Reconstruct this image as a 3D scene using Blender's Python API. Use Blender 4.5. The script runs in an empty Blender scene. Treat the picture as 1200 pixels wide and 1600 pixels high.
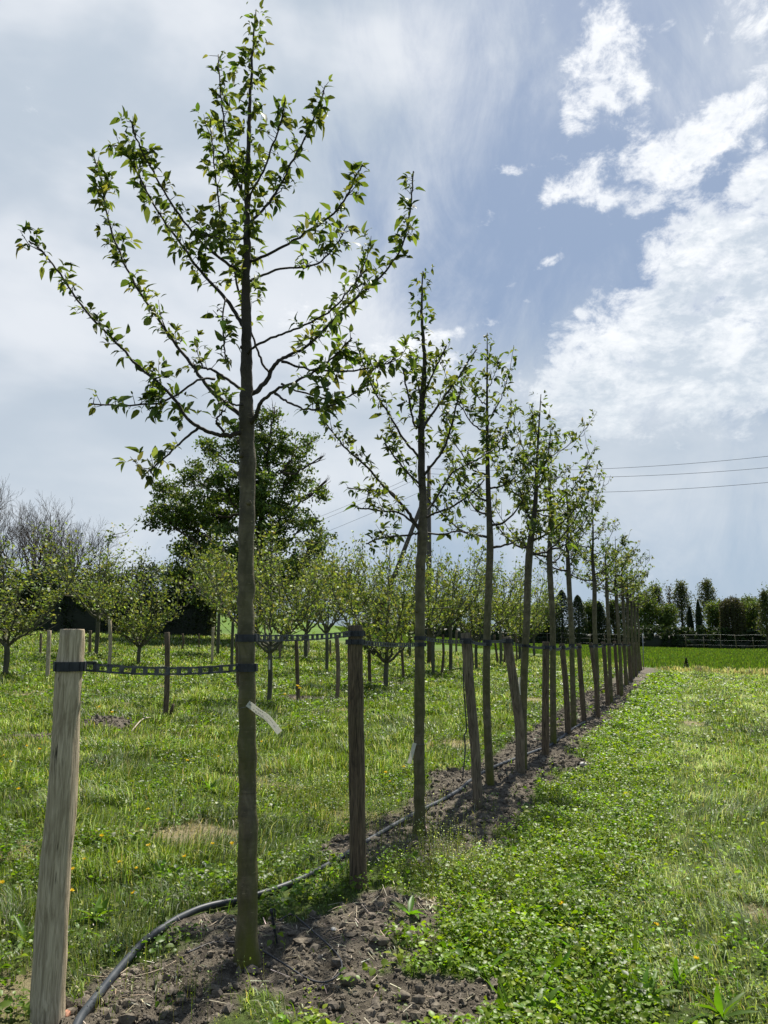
import bpy, math
import numpy as np
from mathutils import Vector, Matrix

# ------------------------------------------------------------------ camera, world, sun
scene = bpy.context.scene
COL = scene.collection
W0, H0, F0 = 1200.0, 1600.0, 1200.0          # the photograph's frame and its focal length in its own pixels
PITCH = math.atan(189.0 / F0)
EYE = 1.5
cam_d = bpy.data.cameras.new("camera")
cam = bpy.data.objects.new("camera", cam_d)
COL.objects.link(cam)
cam.location = (0, 0, EYE)
cam.rotation_euler = (math.radians(90) + PITCH, 0, 0)
cam_d.sensor_fit = 'VERTICAL'
cam_d.sensor_height = 36.0
cam_d.lens = 36.0 * F0 / H0
cam_d.clip_start = 0.05
cam_d.clip_end = 6000
scene.camera = cam
scene.render.resolution_x = 768
scene.render.resolution_y = 1024

SUN_AZ, SUN_EL = math.radians(22), math.radians(56)      # azimuth clockwise from +Y
vs = scene.view_settings
vs.view_transform = 'Standard'
vs.look = 'None'
vs.gamma = 1.0
vs.use_curve_mapping = False
vs.exposure = 0.85

def ray(px, py):
    x = (px - W0 / 2) / F0
    v = (H0 / 2 - py) / F0
    d = np.array([x, math.cos(PITCH) - v * math.sin(PITCH), math.sin(PITCH) + v * math.cos(PITCH)])
    return d / np.linalg.norm(d)

def azel(px, py):
    d = ray(px, py)
    return math.atan2(d[0], d[1]), math.asin(d[2])

world = bpy.data.worlds.new("World")
scene.world = world
world.use_nodes = True
def build_world():
    nt = world.node_tree
    N, L = nt.nodes, nt.links
    N.clear()
    out = N.new('ShaderNodeOutputWorld')
    bg = N.new('ShaderNodeBackground')
    bg.inputs[1].default_value = 0.1
    L.new(bg.outputs[0], out.inputs[0])
    sky = N.new('ShaderNodeTexSky')
    sky.sky_type = 'NISHITA'
    sky.sun_disc = False
    sky.sun_elevation = SUN_EL
    sky.sun_rotation = SUN_AZ
    sky.air_density = 1.0
    sky.dust_density = 1.2
    sky.ozone_density = 2.0
    tc = N.new('ShaderNodeTexCoord')
    sep = N.new('ShaderNodeSeparateXYZ')
    L.new(tc.outputs['Generated'], sep.inputs[0])
    def m(op, a, b=None, c=None, clamp=False):
        n = N.new('ShaderNodeMath'); n.operation = op; n.use_clamp = clamp
        for i, v in enumerate((a, b, c)):
            if v is None: continue
            if isinstance(v, (int, float)): n.inputs[i].default_value = v
            else: L.new(v, n.inputs[i])
        return n.outputs[0]
    az = m('ARCTAN2', sep.outputs[0], sep.outputs[1])
    el = m('ARCSINE', sep.outputs[2])
    cmb = N.new('ShaderNodeCombineXYZ')
    L.new(az, cmb.inputs[0]); L.new(el, cmb.inputs[1])
    ae = cmb.outputs[0]
    def noise(vec, scale, detail=6, rough=0.55, dist=0.0, sc=(1, 1, 1), rot=0, loc=(0, 0, 0)):
        mp = N.new('ShaderNodeMapping')
        mp.inputs['Location'].default_value = loc
        mp.inputs['Scale'].default_value = sc
        mp.inputs['Rotation'].default_value = (0, 0, rot)
        L.new(vec, mp.inputs[0])
        n = N.new('ShaderNodeTexNoise')
        n.inputs['Scale'].default_value = scale
        n.inputs['Detail'].default_value = detail
        n.inputs['Roughness'].default_value = rough
        n.inputs['Distortion'].default_value = dist
        L.new(mp.outputs[0], n.inputs['Vector'])
        return n.outputs['Fac']
    # domain warp so that no cloud keeps an oval outline
    wn = N.new('ShaderNodeTexNoise'); wn.inputs['Scale'].default_value = 7; wn.inputs['Detail'].default_value = 4
    L.new(ae, wn.inputs['Vector'])
    wv = N.new('ShaderNodeVectorMath'); wv.operation = 'MULTIPLY_ADD'
    L.new(wn.outputs['Color'], wv.inputs[0]); wv.inputs[1].default_value = (.07, .07, 0); 
    sub = N.new('ShaderNodeVectorMath'); sub.operation = 'SUBTRACT'
    L.new(ae, sub.inputs[0]); sub.inputs[1].default_value = (.035, .035, 0)
    L.new(sub.outputs[0], wv.inputs[2])
    warped = wv.outputs[0]
    def blobs(lst, vec, kr=1.0):
        tot = None
        for (px, py, rx, ry, rot, amp) in lst:
            a, e = azel(px, py)
            sub = N.new('ShaderNodeVectorMath'); sub.operation = 'SUBTRACT'
            L.new(vec, sub.inputs[0]); sub.inputs[1].default_value = (a, e, 0)
            mp = N.new('ShaderNodeMapping'); mp.vector_type = 'TEXTURE'
            mp.inputs['Rotation'].default_value = (0, 0, math.radians(rot))
            k = 1 / 1290.0
            mp.inputs['Scale'].default_value = (rx * k * kr, ry * k * kr, 1)
            L.new(sub.outputs[0], mp.inputs[0])
            dt = N.new('ShaderNodeVectorMath'); dt.operation = 'DOT_PRODUCT'
            L.new(mp.outputs[0], dt.inputs[0]); L.new(mp.outputs[0], dt.inputs[1])
            g = m('MULTIPLY', m('EXPONENT', m('MULTIPLY', dt.outputs['Value'], -1.0)), amp)
            tot = g if tot is None else m('ADD', tot, g)
        return tot
    def sstep(v, lo, hi):
        n = N.new('ShaderNodeMapRange'); n.interpolation_type = 'SMOOTHSTEP'
        L.new(v, n.inputs[0])
        n.inputs[1].default_value = lo; n.inputs[2].default_value = hi
        return n.outputs[0]
    def mix(f, a, b):
        n = N.new('ShaderNodeMix'); n.data_type = 'RGBA'
        if isinstance(f, float): n.inputs[0].default_value = f
        else: L.new(f, n.inputs[0])
        for i, v in ((6, a), (7, b)):
            if isinstance(v, tuple): n.inputs[i].default_value = (*v, 1)
            else: L.new(v, n.inputs[i])
        return n.outputs[2]
    # clear sky: nishita toned to the photograph's milky slate blue
    base = mix(0.84, sky.outputs[0], (2.4, 3.2, 4.6))
    low = sstep(el, 0.42, -0.02)
    base = mix(m('MULTIPLY', low, .88), base, (3.9, 4.85, 5.9))
    # milky veil: streaked high cloud, thick on the left, thin in the blue gap
    veilmask = blobs([(150, 250, 420, 420, 0, 1.0), (350, 60, 420, 200, 0, .55), (100, 700, 420, 320, 0, .9), (500, 500, 150, 240, -20, .5), (420, 120, 120, 200, -20, .5),
                      (560, 620, 330, 170, 0, .75), (1150, 60, 180, 130, 0, .55), (700, 60, 200, 110, 0, .35),
                      (1000, 700, 400, 140, 0, .9), (600, 800, 900, 120, 0, .35)], ae)
    streak = noise(ae, 3.6, 9, .62, .5, (1, .75, 1), math.radians(50), (3, 1, 0))
    wisp = noise(ae, 10, 9, .66, .5, (1, .6, 1), math.radians(60), (7, 2, 0))
    v = m('ADD', veilmask, m('MULTIPLY', m('SUBTRACT', streak, .5), 2.3))
    v = m('ADD', v, m('MULTIPLY', m('SUBTRACT', wisp, .5), 1.3))
    veil = m('MULTIPLY', sstep(v, .05, 1.25), .9)
    shade = noise(ae, 3.0, 5, .5, .2, (1, 2.0, 1), 0, (11, 5, 0))
    veilcol = mix(sstep(shade, .35, .65), (4.7, 5.35, 6.1), (7.2, 7.5, 7.9))
    veilcol = mix(m('MULTIPLY', low, .5), veilcol, (4.9, 5.6, 6.2))
    base = mix(veil, base, veilcol)
    # cumulus
    cum = blobs([(960, 60, 55, 85, 20, 1.25), (945, 140, 30, 16, -15, .8), (990, 110, 40, 30, -30, .6), (905, 110, 40, 60, 30, .45),
                 (895, 296, 62, 28, 0, 1.1), (1010, 240, 130, 48, 8, 1.0), (1130, 190, 130, 40, 15, 1.0), (900, 185, 38, 36, -30, .7),
                 (1000, 310, 50, 16, 8, .7), (1055, 350, 60, 42, 25, .8), (1060, 268, 40, 14, 0, .5),
                 (1170, 440, 170, 110, 38, 1.8), (1030, 535, 210, 80, 10, 1.9), (960, 570, 110, 40, 10, 1.0), (1060, 400, 70, 60, 30, .9), (1200, 330, 60, 70, 0, 1.2), (1180, 580, 230, 80, 5, 1.3), (1000, 560, 90, 40, 5, .9),
                 (1050, 620, 240, 40, 5, .4), (865, 405, 28, 13, 0, 1.0), (918, 486, 15, 12, 0, 1.0),
                 (830, 456, 14, 7, 0, .6), (805, 253, 40, 11, 15, .62), (880, 600, 70, 19, -4, .95), (690, 520, 140, 17, 14, .62),
                 (1010, 605, 70, 16, 0, .5), (470, 470, 80, 50, 0, .4), (640, 560, 150, 60, 10, .5), (1190, 20, 60, 40, 0, .6)], warped, .86)
    fine = noise(ae, 17, 12, .68, .25, (1, 1.5, 1), math.radians(20), (1, 9, 0))
    med = noise(ae, 7, 8, .6, .2, (1, 1.3, 1), 0, (2, 4, 0))
    cum = m('SUBTRACT', 1.0, m('EXPONENT', m('MULTIPLY', cum, -1.35)))
    c = m('ADD', m('MULTIPLY', cum, 1.22), m('MULTIPLY', m('SUBTRACT', fine, .5), 2.6))
    c = m('ADD', c, m('MULTIPLY', m('SUBTRACT', med, .5), 1.1))
    cd = sstep(c, .42, 1.12)
    sh2 = noise(ae, 11, 12, .66, .3, (1, 2.0, 1), math.radians(12), (5, 5, 0))
    big = blobs([(1150, 500, 260, 190, 20, 1.0), (1100, 640, 300, 80, 0, .8)], ae)
    sh3 = noise(ae, 34, 10, .65, .2, (1, 1.7, 1), math.radians(15), (8, 3, 0))
    lit = m('ADD', m('MULTIPLY', sh2, 1.0), m('MULTIPLY', m('SUBTRACT', sh3, .5), .55))
    thick = m('MULTIPLY', sstep(m('ADD', c, m('MULTIPLY', big, .5)), .75, 1.7), m('ADD', .12, m('MULTIPLY', sstep(lit, .30, .68), .95)), clamp=True)
    ccol = mix(thick, (9.4, 9.5, 9.6), (5.3, 5.95, 6.7))
    lowc = sstep(el, .42, .24)
    ccol = mix(m('MULTIPLY', lowc, .3), ccol, (5.6, 6.3, 6.9))
    fin = mix(m('MULTIPLY', cd, .93), base, ccol)
    scl = N.new('ShaderNodeVectorMath'); scl.operation = 'SCALE'; scl.inputs['Scale'].default_value = .66
    L.new(fin, scl.inputs[0]); L.new(scl.outputs[0], bg.inputs[0])
build_world()

sd = bpy.data.lights.new("sun", 'SUN')
sun = bpy.data.objects.new("sun", sd)
COL.objects.link(sun)
sd.energy = 4.8
sd.angle = math.radians(0.6)
sd.color = (1.0, .955, .87)
sdir = Vector((math.sin(SUN_AZ) * math.cos(SUN_EL), math.cos(SUN_AZ) * math.cos(SUN_EL), math.sin(SUN_EL)))
sun.rotation_euler = sdir.to_track_quat('Z', 'Y').to_euler()

# ------------------------------------------------------------------ numbers: noise, terrain, pixel to ground
rng = np.random.default_rng(7)

def _h(ix, iy, s):
    n = (ix.astype(np.int64) * 374761393 + iy.astype(np.int64) * 668265263 + s * 1274126177) & 0xffffffff
    n = ((n ^ (n >> 13)) * 1274126177) & 0xffffffff
    n = n ^ (n >> 16)
    return (n & 0xffff) / 65535.0

def vnoise(x, y, s=0):
    x = np.asarray(x, float); y = np.asarray(y, float)
    ix, iy = np.floor(x), np.floor(y)
    fx, fy = x - ix, y - iy
    fx = fx * fx * (3 - 2 * fx); fy = fy * fy * (3 - 2 * fy)
    a, b = _h(ix, iy, s), _h(ix + 1, iy, s)
    c, d = _h(ix, iy + 1, s), _h(ix + 1, iy + 1, s)
    return a + (b - a) * fx + (c - a) * fy + (a - b - c + d) * fx * fy

def fbm(x, y, s=0, o=4, r=.5):
    t, a, k, n = 0, 1, 1, 0
    for i in range(o):
        t = t + a * vnoise(np.asarray(x) * k, np.asarray(y) * k, s + i * 17); n += a; a *= r; k *= 2.07
    return t / n

def ss(x, lo, hi):
    t = np.clip((np.asarray(x, float) - lo) / (hi - lo), 0, 1)
    return t * t * (3 - 2 * t)

def plane(x, y):
    yy = np.maximum(y, 1.0)
    az = x / yy
    return (-0.024 * np.clip(x, -60, 60) + (1.1 * ss(y, 15, 55) + 5.0 * ss(y, 60, 230)) * ss(-az, -.2, .3) * ss(y, 8, 20))

def G0(px, py):
    d = ray(px, py)
    ts = np.geomspace(1.5, 900, 6000)
    P = np.outer(ts, d) + np.array([0, 0, EYE])
    below = P[:, 2] < plane(P[:, 0], P[:, 1])
    i = int(np.argmax(below)) if below.any() else len(ts) - 1
    return P[i]

# row line
RA, RB = G0(386, 1515), G0(1002, 1047)
rd = (RB - RA)[:2]; rd /= np.linalg.norm(rd)
rn = np.array([rd[1], -rd[0]])                # to the right of the row
def rowd(x, y):
    return (x - RA[0]) * rn[0] + (y - RA[1]) * rn[1], (x - RA[0]) * rd[0] + (y - RA[1]) * rd[1]

SOIL = [(450, 1500, .62, .50), (250, 1565, .42, .42), (600, 1570, .5, .32), (610, 1440, .36, .34), (330, 1450, .25, .2), (640, 1335, .40, .42),
        (730, 1320, .45, .4), (560, 1330, .25, .5), (800, 1220, .55, .6), (700, 1215, .3, .4), (870, 1190, .4, .8), (160, 1137, .50, .42), (60, 1150, .4, .25)]
SOILG = [(G0(a, b)[:2], c, d) for a, b, c, d in SOIL]
SOIL2 = [(500, 1092, 1.2, .5), (555, 1080, .8, .4), (600, 1068, 1.4, .6), (650, 1062, 1.5, .5), (690, 1055, 1.4, .6), (740, 1045, 1.8, .7), (90, 1021, 1.5, .8), (800, 1035, 2, .8)]
SOILG += [(G0(a, b)[:2], c, d) for a, b, c, d in SOIL2]
DRY = [(20, 1083, 1.1, .7), (230, 1072, 1.5, .7), (270, 1305, .5, .3), (190, 1310, .3, .2), (50, 1325, .3, .3), (835, 1095, .6, 1.3), (810, 1070, .7, 1.4),
       (700, 1160, .6, .5), (540, 1110, .8, .4), (430, 1065, 1.0, .5), (1080, 1130, .25, .5), (1180, 1140, .6, .4), (1195, 1430, .1, .2),
       (690, 1420, .28, .16), (30, 1560, .25, .3), (450, 1230, .3, .2), (950, 1395, .1, .1)]
DRYG = [(G0(a, b)[:2], c, d) for a, b, c, d in DRY]

def soilmask(x, y):
    s, t = rowd(x, y)
    n = fbm(x * 2.3, y * 2.3, 3) - .5
    n2 = fbm(x * 9, y * 9, 5, 3) - .5
    strip = 1 - np.abs(s - .05) / (.50 + .25 * ss(t, 4, 20))
    v = np.where(t > 2.0, strip, -1) * 1.3
    for (c, a, b) in SOILG:
        e = 1 - np.sqrt(((x - c[0]) / a) ** 2 + ((y - c[1]) / b) ** 2)
        v = np.maximum(v, e * 1.4)
    return ss(v + n * 1.1 + n2 * .55, -.03, .22)

def drymask(x, y):
    v = -1 + 0 * x
    for (c, a, b) in DRYG:
        v = np.maximum(v, 1 - np.sqrt(((x - c[0]) / a) ** 2 + ((y - c[1]) / b) ** 2))
    n = fbm(x * 1.7, y * 1.7, 9) - .5
    w = ss(v * 1.1 + n * 1.4, -.05, .5)
    return np.maximum(w, ss(fbm(x * .8, y * .8, 21), .64, .8) * .5 * (1 - ss(rowd(x, y)[0], 0, 1)))

def zg(x, y):
    x = np.asarray(x, float); y = np.asarray(y, float)
    near = 1 - ss(y, 20, 60)
    s, t = rowd(x, y)
    ridge = .035 * np.exp(-(s / .45) ** 2) * ss(t, -3, 0) * near
    sm = soilmask(x, y) * near
    bump = (fbm(x * 1.3, y * 1.3, 31) - .5) * .07 * near
    sb = sm * ((fbm(x * 6, y * 6, 41) - .5) * .085 + (fbm(x * 17, y * 17, 43, 3) - .5) * .055)
    c = SOILG[11][0]
    mound = .16 * np.exp(-(((x - c[0]) / .45) ** 2 + ((y - c[1]) / .4) ** 2))
    return plane(x, y) + ridge + bump + sb + mound

def G(px, py):
    p = G0(px, py)
    return np.array([p[0], p[1], float(zg(p[0], p[1]))])

def at(px, py, Y):
    d = ray(px, py)
    return np.array([0, 0, EYE]) + d * (Y / d[1])

# ------------------------------------------------------------------ object helpers
def tag(o, label=None, cat=None, group=None, kind=None):
    if label: o['label'] = label
    if cat: o['category'] = cat
    if group: o['group'] = group
    if kind: o['kind'] = kind
    return o

def empty(name, loc, label, cat, group=None, rz=0.0):
    o = bpy.data.objects.new(name, None)
    COL.objects.link(o)
    o.location = [float(v) for v in loc]
    o.rotation_euler = (0, 0, rz)
    o.empty_display_size = .1
    return tag(o, label, cat, group)

class MB:
    """collects vertices, faces and a per-vertex colour; build() links ONE mesh object"""
    def __init__(s):
        s.v, s.c, s.q, s.t, s.n = [], [], [], [], 0
    def add(s, v, quads=None, tris=None, col=None):
        v = np.asarray(v, float).reshape(-1, 3)
        if quads is not None and len(quads): s.q.append(np.asarray(quads, np.int64).reshape(-1, 4) + s.n)
        if tris is not None and len(tris): s.t.append(np.asarray(tris, np.int64).reshape(-1, 3) + s.n)
        s.v.append(v)
        if col is None: col = (1, 1, 1)
        col = np.asarray(col, float)
        if col.ndim == 1: col = np.tile(col, (len(v), 1))
        s.c.append(col)
        s.n += len(v)
    def build(s, name, mat, parent=None, smooth=True, origin=None):
        v = np.concatenate(s.v) if s.v else np.zeros((0, 3))
        c = np.concatenate(s.c) if s.c else np.zeros((0, 3))
        if origin is not None: v = v - np.asarray(origin)
        q = np.concatenate(s.q) if s.q else np.zeros((0, 4), np.int64)
        t = np.concatenate(s.t) if s.t else np.zeros((0, 3), np.int64)
        me = bpy.data.meshes.new(name)
        me.vertices.add(len(v)); me.vertices.foreach_set('co', v.astype(np.float32).ravel())
        nl = len(q) * 4 + len(t) * 3
        me.loops.add(nl)
        me.loops.foreach_set('vertex_index', np.concatenate([q.ravel(), t.ravel()]).astype(np.int32))
        me.polygons.add(len(q) + len(t))
        st = np.concatenate([np.arange(len(q)) * 4, len(q) * 4 + np.arange(len(t)) * 3]).astype(np.int32)
        me.polygons.foreach_set('loop_start', st)
        me.polygons.foreach_set('use_smooth', np.full(len(q) + len(t), smooth, bool))
        me.update(calc_edges=True)
        a = me.attributes.new('Col', 'FLOAT_COLOR', 'POINT')
        a.data.foreach_set('color', np.hstack([c, np.ones((len(c), 1))]).astype(np.float32).ravel())
        me.materials.append(mat)
        o = bpy.data.objects.new(name, me)
        COL.objects.link(o)
        if parent is not None: o.parent = parent
        elif origin is not None: o.location = [float(k) for k in origin]
        return o

def smoothpath(P, R=None, n=4):
    P = np.asarray(P, float)
    if len(P) < 3:
        k = np.linspace(0, 1, n + 1)[:, None]
        Q = P[0] * (1 - k) + P[-1] * k
        return Q, (None if R is None else R[0] * (1 - k[:, 0]) + R[-1] * k[:, 0])
    E = np.vstack([2 * P[0] - P[1], P, 2 * P[-1] - P[-2]])
    out, ro = [], []
    for i in range(len(P) - 1):
        a, b, c, d = E[i], E[i + 1], E[i + 2], E[i + 3]
        for k in range(n):
            t = k / n
            out.append(.5 * ((2 * b) + (-a + c) * t + (2 * a - 5 * b + 4 * c - d) * t * t + (-a + 3 * b - 3 * c + d) * t ** 3))
            if R is not None: ro.append(R[i] * (1 - t) + R[i + 1] * t)
    out.append(P[-1])
    if R is not None: ro.append(R[-1])
    return np.array(out), (None if R is None else np.array(ro))

def frames(P):
    T = np.gradient(P, axis=0)
    T /= np.linalg.norm(T, axis=1)[:, None] + 1e-12
    u = np.cross(T[0], [0, 0, 1.0])
    if np.linalg.norm(u) < .2: u = np.cross(T[0], [0, 1.0, 0])
    u /= np.linalg.norm(u)
    U = [u]
    for i in range(1, len(P)):
        u = u - T[i] * np.dot(u, T[i]); u /= np.linalg.norm(u) + 1e-12
        U.append(u)
    U = np.array(U)
    return T, U, np.cross(T, U)

def tube(mb, P, R, sides=8, col=None, lump=0.0, seed=0, cap=True):
    P = np.asarray(P, float); R = np.broadcast_to(np.asarray(R, float), (len(P),))
    T, U, V = frames(P)
    a = np.linspace(0, 2 * math.pi, sides, endpoint=False)
    rr = R[:, None] * np.ones(sides)[None]
    if lump:
        k = np.arange(len(P))[:, None]
        rr = rr * (1 + lump * (vnoise(a[None] * 1.3 + seed * 3.1, k * .6 + 0 * a[None], seed) - .5) * 2)
    ring = P[:, None] + rr[..., None] * (np.cos(a)[None, :, None] * U[:, None] + np.sin(a)[None, :, None] * V[:, None])
    v = ring.reshape(-1, 3)
    i = np.arange(len(P) - 1)[:, None] * sides; j = np.arange(sides)[None]; j2 = (j + 1) % sides
    q = np.stack([i + j, i + j2, i + sides + j2, i + sides + j], -1).reshape(-1, 4)
    tr = None
    if cap:
        n = len(v)
        v = np.vstack([v, P[0], P[-1]])
        jj = np.arange(sides); jk = (jj + 1) % sides
        b = (len(P) - 1) * sides
        tr = np.vstack([np.stack([jk, jj, np.full(sides, n)], 1), np.stack([b + jj, b + jk, np.full(sides, n + 1)], 1)])
    mb.add(v, q, tr, col)

def box(mb, c, ax, ay, az, sx, sy, sz, col=None):
    c = np.asarray(c, float)
    k = np.array([[x, y, z] for x in (-1, 1) for y in (-1, 1) for z in (-1, 1)]) * .5
    v = c + k[:, :1] * sx * ax + k[:, 1:2] * sy * ay + k[:, 2:] * sz * az
    q = [[0, 1, 3, 2], [4, 6, 7, 5], [0, 4, 5, 1], [2, 3, 7, 6], [0, 2, 6, 4], [1, 5, 7, 3]]
    mb.add(v, q, None, col)

def norm(a):
    return a / (np.linalg.norm(a, axis=-1, keepdims=True) + 1e-12)

LEAF_T = np.array([[0, 0, 0], [.18, -.34, .0], [.18, 0, 0], [.18, .34, .0], [.48, -.50, 0], [.48, 0, 0], [.48, .50, 0], [.8, -.30, 0], [.8, 0, 0], [.8, .30, 0], [1, 0, 0]], float)
LEAF_FOLD = np.array([0, .7, 0, .7, 1, 0, 1, .6, 0, .6, 0], float)
LEAF_Q = np.array([[1, 2, 5, 4], [2, 3, 6, 5], [4, 5, 8, 7], [5, 6, 9, 8]])
LEAF_TR = np.array([[0, 2, 1], [0, 3, 2], [7, 8, 10], [8, 9, 10]])
def leaves(mb, pos, dirs, size, width, col, fold=.25, curl=.25, up=None, r=None):
    """many leaves at once: folded along the midrib and curled towards the tip"""
    r = r or rng
    n = len(pos)
    if n == 0: return
    d = norm(dirs)
    if up is None: up = r.normal(size=(n, 3)) * .45 + np.array([0, 0, 1.0])
    s = norm(np.cross(d, up)); nrm = np.cross(s, d)
    size = np.broadcast_to(size, (n,)); width = np.broadcast_to(width, (n,))
    cu = (curl * (0.3 + r.random(n) * 1.4))
    fo = fold * (0.3 + r.random(n) * 1.4)
    x = LEAF_T[None, :, 0] * size[:, None]
    y = LEAF_T[None, :, 1] * width[:, None]
    z = LEAF_FOLD[None] * fo[:, None] * width[:, None] * .5 - cu[:, None] * size[:, None] * LEAF_T[None, :, 0] ** 2
    v = pos[:, None] + x[..., None] * d[:, None] + y[..., None] * s[:, None] + z[..., None] * nrm[:, None]
    off = (np.arange(n) * 11)[:, None, None]
    c = np.repeat(np.asarray(col), 11, axis=0) if np.ndim(col) == 2 else col
    mb.add(v.reshape(-1, 3), (LEAF_Q[None] + off).reshape(-1, 4), (LEAF_TR[None] + off).reshape(-1, 3), c)

def flakes(mb, pos, size, col, r=None, up=.6, aspect=.55):
    """light leaf for far crowns: one kite-shaped face folded by its four corners"""
    r = r or rng
    n = len(pos)
    d = norm(r.normal(size=(n, 3)) + np.array([0, 0, -.2]))
    s = norm(np.cross(d, r.normal(size=(n, 3)) * (1 - up) + np.array([0, 0, 1.0]) * up))
    size = np.broadcast_to(size, (n,))[:, None]
    k = norm(np.cross(d, s))
    v = np.stack([pos - d * size * .5, pos + s * size * aspect * .5 + k * size * .08, pos + d * size * .5, pos - s * size * aspect * .5 + k * size * .08], 1)
    q = np.arange(n * 4).reshape(-1, 4)
    c = np.repeat(col, 4, axis=0) if np.ndim(col) == 2 else col
    mb.add(v.reshape(-1, 3), q, None, c)

def pal(n, cols, w=None, jit=.18, r=None):
    r = r or rng
    cols = np.array(cols, float)
    i = r.choice(len(cols), n, p=None if w is None else np.array(w) / np.sum(w))
    return np.clip(cols[i] * (1 + jit * r.normal(size=(n, 1))) * (1 + .08 * r.normal(size=(n, 3))), .004, .9)

# ------------------------------------------------------------------ materials
def newmat(name):
    m = bpy.data.materials.new(name)
    m.use_nodes = True
    m.node_tree.nodes.clear()
    return m, m.node_tree.nodes, m.node_tree.links

def leafmat(name, trans=.42, rough=.42, spec=.5, tint=(1.35, 1.25, .55)):
    m, N, L = newmat(name)
    out = N.new('ShaderNodeOutputMaterial')
    at_ = N.new('ShaderNodeAttribute'); at_.attribute_name = 'Col'
    nz = N.new('ShaderNodeTexNoise'); nz.inputs['Scale'].default_value = 40
    mr = N.new('ShaderNodeMapRange'); L.new(nz.outputs[0], mr.inputs[0]); mr.inputs[3].default_value = .7; mr.inputs[4].default_value = 1.3
    mul = N.new('ShaderNodeVectorMath'); mul.operation = 'SCALE'
    L.new(at_.outputs['Color'], mul.inputs[0]); L.new(mr.outputs[0], mul.inputs['Scale'])
    p = N.new('ShaderNodeBsdfPrincipled')
    p.inputs['Roughness'].default_value = rough
    p.inputs['Specular IOR Level'].default_value = spec
    L.new(mul.outputs[0], p.inputs['Base Color'])
    tr = N.new('ShaderNodeBsdfTranslucent')
    tm = N.new('ShaderNodeVectorMath'); tm.operation = 'MULTIPLY'; tm.inputs[1].default_value = tint
    L.new(mul.outputs[0], tm.inputs[0]); L.new(tm.outputs[0], tr.inputs[0])
    mx = N.new('ShaderNodeMixShader'); mx.inputs[0].default_value = trans
    L.new(p.outputs[0], mx.inputs[1]); L.new(tr.outputs[0], mx.inputs[2]); L.new(mx.outputs[0], out.inputs[0])
    return m

def noisemat(name, c1, c2, scale=8, stretch=(1, 1, 1), rough=.85, bump=.4, bscale=None, c3=None, dist=.01, detail=8, spec=.3, lo=.35, hi=.65, metal=0):
    """two or three tones mixed by stretched noise, with bump, in object coordinates"""
    m, N, L = newmat(name)
    out = N.new('ShaderNodeOutputMaterial'); p = N.new('ShaderNodeBsdfPrincipled'); L.new(p.outputs[0], out.inputs[0])
    tc = N.new('ShaderNodeTexCoord'); mp = N.new('ShaderNodeMapping'); mp.inputs['Scale'].default_value = stretch
    L.new(tc.outputs['Object'], mp.inputs[0])
    def nz(s, d=detail, w=0):
        n = N.new('ShaderNodeTexNoise'); n.inputs['Scale'].default_value = s; n.inputs['Detail'].default_value = d
        n.inputs['Roughness'].default_value = .6; n.inputs['Distortion'].default_value = w
        L.new(mp.outputs[0], n.inputs['Vector']); return n.outputs['Fac']
    r = N.new('ShaderNodeMapRange'); L.new(nz(scale), r.inputs[0]); r.inputs[1].default_value = lo; r.inputs[2].default_value = hi
    mix = N.new('ShaderNodeMix'); mix.data_type = 'RGBA'
    L.new(r.outputs[0], mix.inputs[0]); mix.inputs[6].default_value = (*c1, 1); mix.inputs[7].default_value = (*c2, 1)
    col = mix.outputs[2]
    if c3:
        n3 = N.new('ShaderNodeTexNoise'); n3.inputs['Scale'].default_value = scale * .35; n3.inputs['Detail'].default_value = 5
        L.new(tc.outputs['Object'], n3.inputs['Vector'])
        r3 = N.new('ShaderNodeMapRange'); L.new(n3.outputs['Fac'], r3.inputs[0]); r3.inputs[1].default_value = .45; r3.inputs[2].default_value = .7
        m3 = N.new('ShaderNodeMix'); m3.data_type = 'RGBA'
        L.new(r3.outputs[0], m3.inputs[0]); L.new(col, m3.inputs[6]); m3.inputs[7].default_value = (*c3, 1)
        col = m3.outputs[2]
    L.new(col, p.inputs['Base Color'])
    p.inputs['Roughness'].default_value = rough; p.inputs['Specular IOR Level'].default_value = spec; p.inputs['Metallic'].default_value = metal
    if bump:
        b = N.new('ShaderNodeBump'); b.inputs['Strength'].default_value = bump; b.inputs['Distance'].default_value = dist
        L.new(nz(bscale or scale * 2.2), b.inputs['Height']); L.new(b.outputs[0], p.inputs['Normal'])
    return m

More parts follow.
